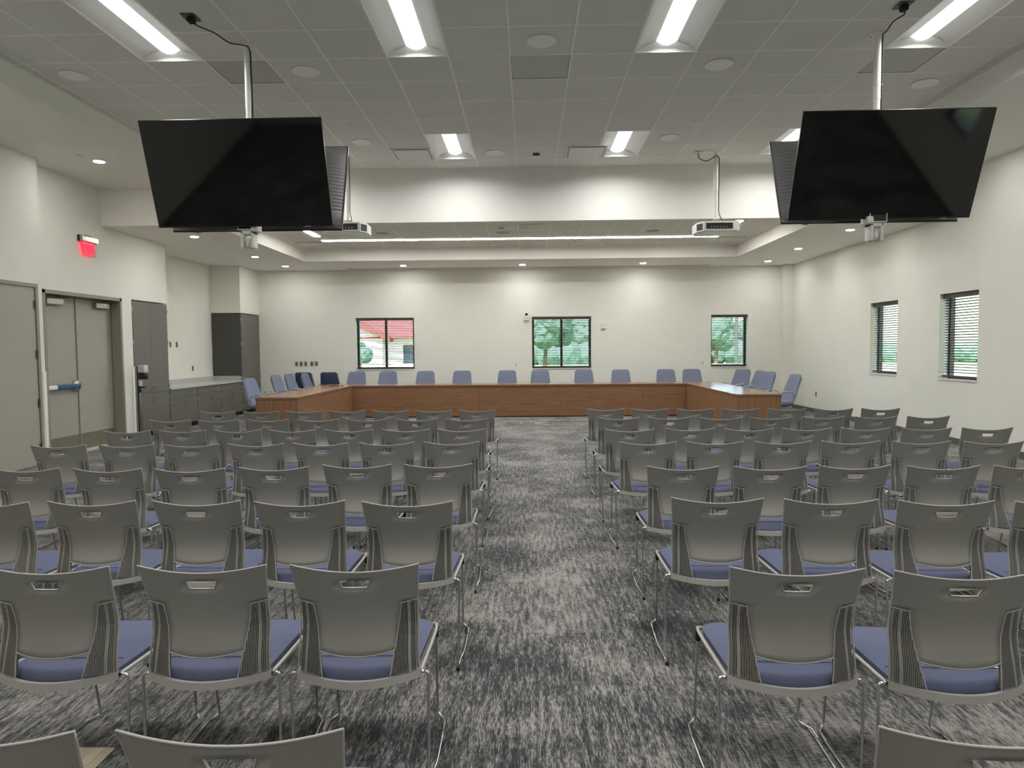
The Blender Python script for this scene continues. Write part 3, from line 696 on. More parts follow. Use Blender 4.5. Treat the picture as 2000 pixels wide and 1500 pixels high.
# pan-tilt cameras hung under the televisions
def ptz(x_, s_, label):
    r = thing('hanging_camera', label, 'camera', (x_, 6.60, 2.70), 0, 'white pan-tilt cameras under the televisions')
    MB().box(-.075, .075, -.07, .07, .012, .07).build('camera_base', M['black'], r)
    MB().box(-.08, .08, -.075, .075, .004, .012).box(-.08, -.074, -.078, .075, .004, .085).box(.074, .08, -.078, .075, .004, .085).build('mounting_shelf', M['white'], r)
    MB().bbox(s_*.075-.03, s_*.075+.03, -.085, .06, -.01, .06, .012, 2).build('cable_box', M['white'], r)
    MB().bbox(-.062, -.034, -.06, .06, -.165, .004, .01, 2).bbox(.034, .062, -.06, .06, -.165, .004, .01, 2).bbox(-.062, .062, -.06, .06, -.035, .004, .01, 2).build('yoke', M['white'], r)
    h_ = MB().sphere((0, 0, -.115), .05, 12, (.66, 1.05, 1)); h_.build('camera_head', M['white'], r)
    MB().cyl((0, .045, -.12), (0, .075, -.125), .03, n=16).build('camera_lens', M['black'], r)
ptz(-2.665, 1, 'white pan-tilt camera hanging under the left televisions')
ptz(3.28, -1, 'white pan-tilt camera hanging under the right televisions')

# ------------------------------------------------------------------ projectors
def projector(x_, y_, s_, label):
    zt = ZC; zb = CAMZ+1.69
    r = thing('projector', label, 'projector', (x_, y_, zb), 0, 'white ceiling projectors')
    W = .30; 
    # body outline: the inner side wall is cut back at an angle and carries the louvres
    poly = [(-W, -.20), (W-.07, -.20), (W, -.06), (W, .20), (-W, .20)] if s_ > 0 else [(-W+.07, -.20), (W, -.20), (W, .20), (-W, .20), (-W, -.06)]
    k = MB(); k.prism(poly, 2, .012, .135); k.prism([(p[0]*.9, p[1]*.88) for p in poly], 2, -.012, .012); k.prism([(p[0]*.97, p[1]*.95) for p in poly], 2, .135, .15)
    k.build('case', M['white'], r)
    MB().box(-.20 if s_ > 0 else -.19, .19 if s_ > 0 else .20, -.205, -.199, .04, .125).build('connector_panel', M['black'], r)
    a_, b_ = (Vector((W-.07, -.20, 0)), Vector((W, -.06, 0))) if s_ > 0 else (Vector((-W+.07, -.20, 0)), Vector((-W, -.06, 0)))
    lv = MB(); d = (b_-a_); nrm = Vector((d.y, -d.x, 0)).normalized()*(1 if s_ > 0 else -1)
    for i in range(7):
        z_ = .028+.014*i; p0 = a_+d*.08+nrm*.001; p1 = a_+d*.92+nrm*.001
        vs = [p0+Vector((0, 0, z_)), p1+Vector((0, 0, z_)), p1+Vector((0, 0, z_+.009)), p0+Vector((0, 0, z_+.009))]
        lv.add(vs+[v_+nrm*.003 for v_ in vs], [(0, 1, 2, 3), (7, 6, 5, 4), (0, 1, 5, 4), (1, 2, 6, 5), (2, 3, 7, 6), (3, 0, 4, 7)])
    lv.build('louvre', M['rubber'], r)
    MB().cyl((-.12*s_, .2, .075), (-.12*s_, .235, .075), .045, n=20).build('projection_lens', M['black'], r)
    dots = MB()
    for i in range(6): dots.box(-.12+i*.045, -.105+i*.045, -.2075, -.205, .06, .072)
    dots.build('connectors', M['steel'], r)
    g = thing('projector_mount', 'white telescopic ceiling pole holding the %s projector' % ('left' if s_ > 0 else 'right'), 'mount', (x_, y_, zt), 0, 'projector pole mounts')
    h0 = zt-(zb+.15)
    MB().cyl((0, 0, -.55*h0), (0, 0, 0), .035, n=20).cyl((0, 0, -h0+.05), (0, 0, -.55*h0), .027, n=20).build('pole', M['white_metal'], g)
    MB().lathe([(.075, -.006), (.075, 0)], (0, 0, 0), 24).box(-.3, -.05, -.06, .06, -.004, 0).build('ceiling_plate', M['white_metal'], g)
    MB().box(-.10, .10, -.08, .08, -h0+.0, -h0+.014).box(-.06, .06, -.05, .05, -h0+.014, -h0+.05).box(-.15, .12, -.01, .01, -h0+.002, -h0+.02).build('tilt_bracket', M['steel'], g)
    pts = [(-.27, -.03, -.02), (-.27, -.05, -.10), (-.16, -.06, -.16), (-.06, -.055, -.10), (.0, -.05, -.055), (.045, -.02, -.10), (.042, -.01, -.6), (.04, -.02, -h0+.15), (.08, -.06, -h0+.03), (.05, -.21, -h0-.03)]
    o = MB().tube(round_path(pts, .05, 4), .006, 6).xf(Matrix.Translation((x_, y_, zt))).build('power_cable', M['cord'])
    tag(o, 'black power cable looping from the ceiling to the %s projector' % ('left' if s_ > 0 else 'right'), 'cable', 'black cables at the ceiling mounts')
    b = MB().bbox(x_-.33, x_-.21, y_-.07, y_+.02, zt-.02, zt-.004, .004, 1).build('outlet_box', M['white'])
    tag(b, 'white ceiling outlet feeding the %s projector' % ('left' if s_ > 0 else 'right'), 'outlet', 'white ceiling outlets')
projector(-2.62, 10.12, 1, 'white ceiling projector half hidden by the left televisions')
projector(2.83, 10.42, -1, 'white ceiling projector in clear view at the right')

# ------------------------------------------------------------------ U-shaped table
tb = thing('conference_table', 'long U-shaped walnut table before the back wall', 'table', (-.2, 14.0, 0))
TM = Matrix.Translation((.2, -14.0, 0))
x0, x1, x2, x3 = -4.73, -3.97, 3.57, 4.35; yf, yi, yo = 11.76, 15.46, 16.22; zt = .74; th = .032
poly = [(x0, yf), (x1, yf), (x1, yi), (x2, yi), (x2, yf), (x3, yf), (x3, yo), (x0, yo)]
MB().prism(poly, 2, zt-th, zt).xf(TM).build('table_top', M['woodtop'], tb)
e = .012
seams = [x1-e, -2.95, -1.09, .76, 2.60, x2+e]
for a, b in zip(seams, seams[1:]):
    MB().box(a+.002, b-.002, yi+e, yi+e+.02, .025, zt-th).xf(TM).build('front_panel', M['woodx'], tb)
MB().box(x1-e-.02, x1-e, yf+e, yi+e+.02, .025, zt-th).xf(TM).build('inner_side_panel', M['woody'], tb)
MB().box(x2+e, x2+e+.02, yf+e, yi+e+.02, .025, zt-th).xf(TM).build('inner_side_panel', M['woody'], tb)
MB().box(x0+e, x1-e-.02, yf+e, yf+e+.02, .025, zt-th).xf(TM).build('end_panel', M['woodz'], tb)
MB().box(x2+e+.02, x3-e, yf+e, yf+e+.02, .025, zt-th).xf(TM).build('end_panel', M['woodz'], tb)
MB().box(x0+.05, x1-.05, yf+.05, yf+.08, 0, .025).box(x2+.05, x3-.05, yf+.05, yf+.08, 0, .025).box(x1, x2, yi+.04, yi+.06, 0, .025).box(x1-.07, x1-.05, yf+.05, yi+.05, 0, .025).box(x2+.05, x2+.07, yf+.05, yi+.05, 0, .025).xf(TM).build('plinth', M['black'], tb)
lg = MB()
for a in (-2.95, -1.09, .76, 2.60): lg.box(a-.015, a+.015, yi+.04, yo-.06, 0, zt-th)
for y_ in (13.0, 14.3, 15.46):
    lg.box(x0+.06, x1-.04, y_-.015, y_+.015, 0, zt-th); lg.box(x2+.04, x3-.06, y_-.015, y_+.015, 0, zt-th)
lg.xf(TM).build('support_panels', M['woodz'], tb)
for gx, gy in ((-4.05, 12.75), (3.66, 14.45), (3.68, 12.65)):
    MB().lathe([(.0, .002), (.035, .002), (.04, 0)], (gx, gy, zt), 20).xf(TM).build('cable_grommet', M['steel'], tb)
o = MB().tube(round_path([(-4.42, 15.2, .742), (-4.40, 15.28, .752), (-4.28, 15.18, .748), (-4.2, 15.14, .752), (-4.10, 15.2, .748), (-4.17, 15.3, .752)], .03, 4), .006, 6).build('loose_cable', M['cord'])
tag(o, 'thin black cable lying on the left inner corner of the table', 'cable')

# ------------------------------------------------------------------ office chairs
def office_chair():
    r = thing('office_chair', None, 'chair')
    lean = .36
    def Y(z_): return -.21-(z_-.5)*lean
    b = MB(); rows_ = []
    N = 14
    for sgn, off in ((1, .0), (-1, .045)):
        for j in range(N+1):
            z_ = .50+.51*j/N; tt = j/N
            hw = .262-.052*tt
            if tt > .90: hw -= .045*(1-math.sqrt(max(0, 1-((tt-.90)/.10)**2)))
            if tt < .1: hw -= .03*(1-tt/.1)
            for i in range(9):
                u = -1+2*i/8; x_ = hw*u
                edge = 1-min(1, (1-abs(u))*4); ez = max(0, (tt-.9)/.1)
                rows_.append((x_, Y(z_)+.03*u*u-off*(1-.55*max(edge, ez))+(.018*max(edge, ez) if off == 0 else 0)*-1, z_))
    M_ = (N+1)*9
    fs = [(j*9+i, j*9+i+1, (j+1)*9+i+1, (j+1)*9+i) for j in range(N) for i in range(8)]
    front = MB().add(rows_[:M_]+rows_[M_:], fs, True)
    fs2 = [(M_+a, M_+d, M_+c, M_+b_) for a, b_, c, d in fs]
    side = []
    ring = [i for i in range(9)] + [j*9+8 for j in range(1, N+1)] + [N*9+i for i in range(7, -1, -1)] + [j*9 for j in range(N-1, 0, -1)]
    for k_ in range(len(ring)): p, q = ring[k_], ring[(k_+1) % len(ring)]; side.append((p, q, M_+q, M_+p))
    front.add(rows_[:M_]+rows_[M_:], side, True)
    front.build('backrest', M['oblue'], r)
    MB().add([(v_[0]*1.01, v_[1]-.004, v_[2]) for v_ in rows_[:M_]]+[(v_[0]*1.01, v_[1]-.004, v_[2]) for v_ in rows_[M_:]], fs2, True).build('back_shell', M['navy'], r)
    for s_ in (-1, 1):
        fr = MB()
        fr.tube([(s_*(.258-.050*t_), Y(.5+.44*t_)-.016, .5+.44*t_) for t_ in [i/6 for i in range(7)]], .009, 6)
        fr.tube(round_path([(s_*.12, .0, .40), (s_*.2, -.16, .40), (s_*.255, Y(.52)-.012, .53)], .08), .014, 6)
        fr.build('back_frame', M['lgrey'], r)
    MB().bbox(-.25, .25, -.22, .26, .425, .505, .03, 3).build('seat', M['oblue'], r)
    for s_ in (-1, 1):
        MB().tube(round_path([(s_*.235, -.2, .52), (s_*.285, -.19, .66), (s_*.29, -.02, .70), (s_*.28, .12, .66), (s_*.25, .04, .44)], .07), .012, 6).build('armrest', M['lgrey'], r)
    MB().cyl((0, 0, .11), (0, 0, .42), .028, n=12).box(-.12, .12, -.12, .12, .395, .425).build('column', M['black'], r)
    st = MB()
    for k_ in range(5):
        a_ = 2*PI*k_/5+.3; st.tube([(0, 0, .12), (.16*math.cos(a_), .16*math.sin(a_), .10), (.30*math.cos(a_), .30*math.sin(a_), .07)], [.028, .022, .014], 6)
    st.build('star_base', M['lgrey'], r)
    for k_ in range(5):
        a_ = 2*PI*k_/5+.3; cx_, cy_ = .30*math.cos(a_), .30*math.sin(a_)
        MB().cyl((cx_-.02*math.sin(a_), cy_+.02*math.cos(a_), .028), (cx_+.02*math.sin(a_), cy_-.02*math.cos(a_), .028), .028, n=10).build('caster', M['black'], r)
    return note(r)
oc = office_chair(); oc['group'] = 'blue high-back chairs around the U table'
OFF = [(-5.14, 13.38, -100, 'left of the table, nearest the camera'), (-5.18, 14.93, -98, 'left of the table, second from the camera'), (-5.12, 15.60, -98, 'left of the table, third from the camera'), (-4.95, 16.24, -94, 'at the left rear table corner, overlapping the dark one'),
       (-5.50, 17.14, -3, 'in the far left corner turned to the wall, dark back showing'), (-4.87, 17.10, 0, 'turned to the wall behind the left table corner, dark back showing'),
       (-4.27, 16.66, 178, 'behind the table, in front of the left window frame edge'), (-3.46, 16.64, 182, 'behind the table, under the left window'), (-2.53, 16.64, 180, 'behind the table, just right of the left window'), (-1.62, 16.66, 180, 'behind the table, midway between left and middle windows'),
       (-.50, 16.70, 180, 'behind the table, left of the middle window'), (.33, 16.64, 181, 'behind the table, under the left half of middle window'), (1.40, 16.64, 180, 'behind the table, under the right edge of middle window'), (2.31, 16.64, 180, 'behind the table, right of the middle window'),
       (3.42, 16.66, 179, 'behind the table, left chair of the pair before the right window'), (4.06, 16.64, 180, 'behind the table, right chair of the pair before the right window'),
       (4.85, 16.28, 125, 'at the right rear table corner, tallest of the right group'), (4.88, 15.48, 100, 'right of the table, partly behind the tall corner chair'), (4.86, 14.78, 100, 'right of the table, second from the camera'), (4.82, 13.32, 98, 'right of the table, nearest the camera')]
for i, (x_, y_, a_, s_) in enumerate(OFF):
    lab = 'blue high-back office chair ' + s_
    if i == 0: oc.location = (x_, y_, 0); oc.rotation_euler = (0, 0, R(a_)); oc['label'] = lab
    else: dup(oc, (x_, y_, 0), R(a_), lab)

# ------------------------------------------------------------------ stacking chair
def stack_chair():
    r = thing('stacking_chair', None, 'chair')
    def lerp(x, pts):
        for (a, b), (c, d) in zip(pts, pts[1:]):
            if x <= c:
                t_ = max(0, (x-a)/(c-a)); t_ = t_*t_*(3-2*t_) if False else t_
                return b+(d-b)*t_
        return pts[-1][1]
    PC = [(.455, -.076), (.48, -.069), (.51, -.0585), (.54, -.0465), (.565, -.036), (.59, -.0275), (.61, -.0225), (.63, -.0212), (.65, -.0216), (.675, -.0245), (.70, -.029), (.73, -.036), (.76, -.044), (.80, -.056), (.86, -.075)]
    CW = [(.455, .068), (.56, .047), (.66, .036), (.76, .026), (.86, .020)]
    HWp = [(.455, .208), (.52, .204), (.62, .2025), (.70, .203), (.76, .2075), (.80, .211), (.845, .2155)]
    hwf = lambda z: lerp(z, HWp)
    yf_ = lambda x, z: lerp(z, PC)+lerp(z, CW)*(x/.21)**2
    ztop = lambda x: .84-.024*(1-min(1, (x/.2155)**2))
    # upper panel + centre panel with a hand slot
    bm = bmesh.new()
    hole = lambda z: .042+.008*max(0, min(1, (z-.760)/.027))
    slx = lambda z: .114+(.150-.114)*(z-.457)/(.695-.457)      # slanted inner edge of the slotted panels
    FX = [-1, -.8, -.55, 'h-', -.15, 0, .15, 'h+', .55, .8, 1]
    OU = [1, .93, .8, .6, .4, .2]
    ZR = [.538, .555, .575, .595, .615, .635, .655, .675, .692, .700, .715, .735, .760, .787, .80, .815, .826, .834, .84]
    rows = []
    for k_, z in enumerate(ZR):
        row = []
        def vert(x, z):
            if z > .80: z = .80+(ztop(x)-.80)*(z-.80)/.04
            if z < .60: z = z-.012*(1-min(1, (x/.126)**2))*(.60-z)/.062
            return bm.verts.new((x, yf_(x, z), z))
        sl = slx(min(z, .695))
        if z >= .70:
            for f in OU: row.append(vert(-(sl+(hwf(z)-sl)*f), z+(.006*f if z < .705 else 0)))
        else: row += [None]*6
        for f in FX:
            row.append(vert(-hole(z) if f == 'h-' else hole(z) if f == 'h+' else (f*.12 if abs(f) == .15 else f*sl), z))
        if z >= .70:
            for f in OU[::-1]: row.append(vert(sl+(hwf(z)-sl)*f, z+(.006*f if z < .705 else 0)))
        else: row += [None]*6
        rows.append(row)
    for j in range(len(rows)-1):
        for i in range(len(rows[0])-1):
            q = (rows[j][i], rows[j][i+1], rows[j+1][i+1], rows[j+1][i])
            if None in q: continue
            if ZR[j] == .760 and 9 <= i <= 12: continue
            bm.faces.new(q)
    bm.normal_update()
    bmesh.ops.reverse_faces(bm, faces=[f for f in bm.faces if f.normal.y > 0])
    bm.normal_update()
    bmesh.ops.solidify(bm, geom=bm.faces[:], thickness=.005)
    bm.verts.index_update()
    k = MB(); k.add([v_.co.copy() for v_ in bm.verts], [[v_.index for v_ in f.verts] for f in bm.faces], True); bm.free()
    k.build('back_shell', M['shell'], r)
    # slotted side panels: recessed web + standing ribs
    for s_ in (-1, 1):
        ribs = MB()
        zs = [.462+(.70-.462)*i/8 for i in range(9)]
        vs = []
        for z in zs:
            for x in (hwf(z)-.004, (hwf(z)+slx(z))/2, slx(z)): vs.append((s_*x, yf_(x, z)+.013, z))
        ribs.add(vs, [(j*3+i, j*3+i+1, (j+1)*3+i+1, (j+1)*3+i) for j in range(8) for i in range(2)])
        off = .009; kk = 0
        while off < .095:
            wdt = .0017
            if kk == 3: wdt = .011
            xm = lambda z: hwf(z)-off
            # the z range in which this rib lies outside the slanted edge
            zt_ = .699
            if hwf(.699)-off < slx(.699)+.002:
                zt_ = .457+(.2035-off-.002-.114)/(.150-.114)*(.695-.457)
            if zt_ > .475:
                n_ = 6; vs = []
                for j in range(n_+1):
                    z = .462+(zt_-.462)*j/n_
                    for dx, dy in ((0, -.001), (wdt, -.001), (wdt, .013), (0, .013)):
                        x = hwf(z)-off-dx; vs.append((s_*x, yf_(x, z)+dy, z))
                fs = [(j*4+i, j*4+(i+1) % 4, (j+1)*4+(i+1) % 4, (j+1)*4+i) for j in range(n_) for i in range(4)]
                ribs.add(vs, fs)
            off += wdt+.0031; kk += 1
        ribs.build('slotted_panel', M['shell'], r)
    # moulded rim, its lit-edge highlight put into a paler grey: sides and top, slanted ribs, slot surround
    rim = MB()
    out = [(-hwf(z), z) for z in [.458+.34*i/9 for i in range(10)]] + [(-hwf(.82), .82)]
    top = [(x, ztop(x)) for x in [-.2155+.431*i/16 for i in range(17)]]
    path = out+top+[(-x, z) for x, z in out[::-1]]
    rim.tube([(x, yf_(abs(x), z)+.002, z) for x, z in path], .0030, 6)
    for s_ in (-1, 1):
        rim.tube([(s_*slx(z), yf_(slx(z), z), z) for z in [.46+.235*i/6 for i in range(7)]] + [(s_*.203, yf_(.203, .706), .706)], .0022, 5)
    rim.tube([(x, yf_(x, .538-.012*(1-(x/.127)**2))-.001, .538-.012*(1-(x/.127)**2)) for x in [-.126+.252*i/10 for i in range(11)]], .0028, 5)
    rim.tube([(x, yf_(x, z), z) for x, z in ((-.050, .786), (-.046, .772), (-.041, .7595), (0, .7585), (.041, .7595), (.046, .772), (.050, .786))], .0020, 5)
    rim.build('moulded_rim', M['shellrim'], r)
    # seat pan: rear band, side rails, front lip
    pan = MB(); pts = []
    for i in range(15):
        x = -.212+.424*i/14; pts.append((x, lerp(.455, PC)+.068*(x/.21)**2))
    vs = []
    for x, y in pts:
        dz = -.010*(1-(x/.212)**2)
        vs += [(x, y-.002, .462+dz), (x, y-.005, .436+dz), (x, y+.012, .434+dz), (x, y+.014, .460+dz)]
    pan.add(vs, [(i*4+k_, i*4+(k_+1) % 4, (i+1)*4+(k_+1) % 4, (i+1)*4+k_) for i in range(14) for k_ in range(4)])
    for s_ in (-1, 1):
        P_ = [(s_*.210, .0, .449), (s_*.214, .10, .446), (s_*.220, .25, .443), (s_*.224, .38, .441), (s_*.216, .455, .432), (s_*.19, .478, .42)]
        pan.tube(round_path(P_, .03), .0070, 6)
    vs = []
    for y, hw, z in ((.0, .200, .440), (.12, .205, .432), (.30, .212, .430), (.42, .212, .428), (.475, .19, .412)):
        vs += [(-hw, y, z), (-hw*.5, y-(.03 if y == 0 else 0), z-.008), (0, y-(.04 if y == 0 else 0), z-.010), (hw*.5, y-(.03 if y == 0 else 0), z-.008), (hw, y, z)]
    pan.add(vs, [(j*5+i, j*5+i+1, (j+1)*5+i+1, (j+1)*5+i) for j in range(4) for i in range(4)], True)
    pan.build('seat_pan', M['shellrim'], r)
    # upholstered pad
    cu_ = MB(); YS = [-.012, -.008, .004, .025, .07, .16, .28, .38, .44, .466, .474]
    HZ = [0, .55, .88, 1, 1, 1, 1, .98, .80, .45, 0]
    vs = []
    for y, hz in zip(YS, HZ):
        hw = .190+.022*max(0, min(1, y/.38)); 
        if y > .40: hw -= .05*((y-.40)/.075)**2
        if y < .02: hw -= .03*((.02-y)/.03)
        for i in range(13):
            u = -1+i/6; e_ = 1-abs(u)**6
            base_ = .445-.012*max(0, (y-.35)/.12)
            crown = .036*hz*(.35+.65*e_)-.006*(1-u*u)*(1 if y > .02 else 0)
            seam = -.0025 if abs(y-.07) < .001 and abs(u) < .99 else 0
            yy = y-(.034*(1-u*u) if y < .05 else 0)
            vs.append((hw*u*(1 if hz > .3 or True else .9), yy, base_+crown+seam))
    cu_.add(vs, [(j*13+i, j*13+i+1, (j+1)*13+i+1, (j+1)*13+i) for j in range(10) for i in range(12)], True)
    # skirt
    edge = [i for i in range(13)] + [j*13+12 for j in range(1, 11)] + [10*13+i for i in range(11, -1, -1)] + [j*13 for j in range(9, 0, -1)]
    ve = [vs[i] for i in edge]; lo_ = [(a*.985, b*.995, .437) for a, b, c_ in ve]; n = len(edge)
    cu_.add(ve+lo_, [(i, (i+1) % n, n+(i+1) % n, n+i) for i in range(n)], True)
    cu_.build('seat_cushion', M['blue'], r)
    # seam line on the cushion
    sm = MB().tube([(x, .064+.0*x, .4815-.0035*(x/.2)**6*2-.005*(1-(x/.2)**2)) for x in [-.188+.376*i/12 for i in range(13)]], .0016, 4); sm.build('seam', M['navy'], r)
    # sled legs
    for s_ in (-1, 1):
        pts = [(s_*.196, .004, .447), (s_*.236, .004, .450), (s_*.232, .0, .10), (s_*.226, .0, .012), (s_*.229, .10, .007), (s_*.244, .17, .007), (s_*.247, .43, .007),
               (s_*.238, .455, .008), (s_*.232, .40, .008), (s_*.214, .40, .008), (s_*.212, .47, .010), (s_*.208, .51, .020), (s_*.213, .47, .30), (s_*.216, .43, .432)]
        pts = [(s_*.196, .004, .447), (s_*.237, .004, .450), (s_*.233, .0, .12), (s_*.226, .0, .008), (s_*.229, .12, .007), (s_*.240, .20, .007), (s_*.243, .42, .007), (s_*.238, .50, .008), (s_*.208, .53, .014), (s_*.212, .49, .25), (s_*.216, .44, .43)]
        MB().tube(round_path(pts, .018, 4), .0055, 8).build('leg_frame', M['chrome'], r)
        MB().tube(round_path([(s_*.228, .505, .01), (s_*.2445, .47, .016), (s_*.2445, .40, .016)], .012, 3), .0045, 6).build('ganging_hook', M['chrome'], r)
        MB().bbox(s_*.2165-.009, s_*.2165+.009, .425, .450, .385, .432, .004, 1).build('stacking_bumper', M['rubber'], r)
        MB().cyl((s_*.226, 0, 0), (s_*.226, 0, .012), .009, n=8).build('glide', M['rubber'], r)
    return note(r)
ST = {
'L1': [(-0.596,8.064,0.1),(-1.109,8.05,-1.2),(-1.622,8.087,-1.2),(-2.141,8.09,1.5),(-2.648,8.075,0.1),(-3.161,8.078,0.1),(-3.693,8.098,-1.2)],
'L2': [(-0.631,7.066,0.0),(-1.144,7.084,-1.0),(-1.665,7.089,-1.0),(-2.179,7.094,1.0),(-2.706,7.099,-1.0),(-3.233,7.104,1.1),(-3.743,7.108,1.1)],
'L3': [(-0.594,6.146,-0.1),(-1.096,6.16,-0.8),(-1.612,6.166,0.7),(-2.133,6.172,-0.8),(-2.635,6.177,0.7),(-3.147,6.191,-0.1),(-3.649,6.167,1.5)],
'L4': [(-0.592,5.304,-0.2),(-1.09,5.288,1.5),(-1.605,5.275,.6),(-2.097,5.262,1.1),(-2.603,5.253,-0.2),(-3.112,5.251,1.5),(-3.642,5.242,1.5)],
'L5': [(-0.573,4.283,2.0),(-1.073,4.273,1.6),(-1.57,4.203,2.0),(-2.059,4.162,2.0),(-2.589,4.175,-0.9),(-3.121,4.198,0.5)],
'L6': [(-0.572,3.235,0.6),(-1.09,3.249,2.5),(-1.594,3.267,-0.9),(-2.108,3.27,0.6),(-2.613,3.25,-0.9)],
'L7': [(-0.584,2.29,1.5),(-1.097,2.282,1.2),(-1.62,2.273,-0.2)],
'L8': [(-0.569,1.294,1.1),(-1.078,1.282,1.1)],
'R1': [(0.927,8.107,-1.3),(1.436,8.069,-1.3),(1.957,8.048,0.1),(2.472,8.011,0.0),(2.996,7.989,-1.3),(3.515,7.955,-1.5),(4.037,7.939,-1.5)],
'R2': [(0.935,7.089,-1.0),(1.455,7.083,1.0),(1.966,7.021,1.0),(2.475,7.033,-0.0),(3.001,7.048,1.4),(3.53,7.036,1.4),(4.060,7.046,1.2)],
'R3': [(0.897,6.063,-0.8),(1.436,6.103,-0.9),(1.938,6.06,1.4),(2.447,6.077,0.2),(2.958,6.071,0.2),(3.468,6.045,0.2),(3.980,6.033,-0.9)],
'R4': [(0.913,5.245,-0.2),(1.422,5.246,-1.4),(1.930,5.241,0.8),(2.437,5.235,-1.4),(2.948,5.205,0.2),(3.459,5.175,-1.4)],
'R5': [(0.937,4.164,-2.3),(1.452,4.146,-1.6),(1.962,4.167,1.5),(2.472,4.141,0.5),(2.983,4.146,0.5)],
'R6': [(0.901,3.286,-3),(1.420,3.252,-2.0),(1.933,3.218,-2.3),(2.444,3.187,-1.6)],
'R7': [(0.872,2.25,-2.3),(1.383,2.21,-2.5)],
'R8': [(0.875,1.3,-3.5)]}
ORD = ['first', 'second', 'third', 'fourth', 'fifth', 'sixth', 'seventh', 'eighth']
sc0 = stack_chair(); usedc = False
for key, lst in ST.items():
    lst = [list(q) for q in lst]
    for _ in range(30):
        for p, q in zip(lst, lst[1:]):
            gap = abs(q[0]-p[0])
            if gap < .503:
                d_ = (.503-gap)/2*(1 if q[0] > p[0] else -1); p[0] -= d_; q[0] += d_
    side = 'left' if key[0] == 'L' else 'right'; row = ORD[int(key[1])-1]
    for i, (x_, y_, a_) in enumerate(lst):
        seat = 'on the aisle' if i == 0 else '%s seat from aisle' % ORD[i]
        lab = 'grey stacking chair, %s block, %s row from the table, %s' % (side, row, seat)
        grp = 'grey stacking chairs %s of the aisle' % side
        if not usedc: sc0.location = (x_, y_, 0); sc0.rotation_euler = (0, 0, R(a_)); sc0['label'] = lab; sc0['group'] = grp; usedc = True
        else: dup(sc0, (x_, y_, 0), R(a_), lab, grp)

# ------------------------------------------------------------------ wall plates and devices
def plate_back(x_, z_, w_, h_, m_, lab, grp, name='wall_outlet'):
    g = thing(name, lab, 'outlet', (x_, YB, z_), 0, grp)
    MB().bbox(-w_/2, w_/2, -.008, 0, -h_/2, h_/2, .002, 1).build('cover_plate', m_, g)
    MB().box(-w_*.22, w_*.22, -.0105, -.008, -h_*.3, -h_*.02).box(-w_*.22, w_*.22, -.0105, -.008, h_*.06, h_*.3).build('socket', M['tvback'] if m_ == M['plate'] else M['lgrey'], g)
for i, x_ in enumerate((-5.98, -5.86, -5.74, -5.58, -5.46)):
    plate_back(x_, 1.2, .075, .118, M['plate'], 'small steel control plate, %s of five left of the left window' % ['leftmost', 'second', 'middle', 'fourth', 'rightmost'][i], 'five steel plates on the back wall', 'control_plate')
plate_back(-6.81, .465, .08, .12, M['white'], 'white low outlet by the far tall cabinet, left one of two', 'low outlets left')
plate_back(-6.67, .465, .08, .12, M['white'], 'white low outlet by the far tall cabinet, right one of two', 'low outlets left')
plate_back(-.29, 1.14, .075, .118, M['white'], 'white wall plate left of the middle window', 'white plates on the back wall')
plate_back(4.49, 1.14, .075, .118, M['white'], 'white wall plate left of the right window', 'white plates on the back wall')
def plate_side(x_, y_, z_, m_, lab, nrm):
    g = thing('wall_outlet', lab, 'outlet', (x_, y_, z_), 0, 'side wall plates')
    MB().bbox(0, .008*nrm, -.037, .037, -.059, .059, .002, 1).build('cover_plate', m_, g) if nrm > 0 else MB().bbox(-.008, 0, -.037, .037, -.059, .059, .002, 1).build('cover_plate', m_, g)
    MB().box(.008*nrm, .0105*nrm, -.018, .018, -.04, -.005).box(.008*nrm, .0105*nrm, -.018, .018, .008, .04).build('socket', M['tvback'], g)
plate_side(XR, 16.0, .44, M['plate'], 'small outlet low on the right wall behind the far chairs', -1)
plate_side(-7.65, 14.55, 1.70, M['plate'], 'left of the two wall plates above the counter', 1)
plate_side(-7.65, 14.82, 1.70, M['plate'], 'right of the two wall plates above the counter', 1)
plate_side(-7.65, 15.5, 1.16, M['plate'], 'single wall plate low above the counter', 1)
g = thing('wall_camera', 'white pan-tilt camera on the wall left of the middle window', 'camera', (-.01, YB, 2.36))
MB().bbox(-.06, .06, -.14, 0, -.09, -.045, .006, 1).build('wall_shelf', M['white'], g)
MB().bbox(-.055, .055, -.135, -.02, -.04, .03, .012, 2).build('camera_body', M['white'], g)
MB().sphere((0, -.08, .06), .052, 12, (.85, 1, 1)).build('camera_head', M['white'], g)
MB().cyl((0, -.125, .062), (0, -.15, .06), .032, n=18).build('camera_lens', M['black'], g)
g = thing('wall_sensor', 'small white boxy device on the wall right of the middle window', 'device', (1.96, YB, 2.11))
MB().bbox(-.062, .062, -.035, 0, -.075, .075, .006, 1).build('case', M['white'], g)
MB().bbox(-.05, .05, -.055, -.035, -.095, -.055, .006, 1).build('lower_cover', M['lgrey'], g)
MB().box(-.006, .006, -.0365, -.035, .0, .04).box(-.035, -.028, -.0365, -.035, .0, .04).box(.028, .035, -.0365, -.035, .0, .04).build('grille_marks', M['lgrey'], g)
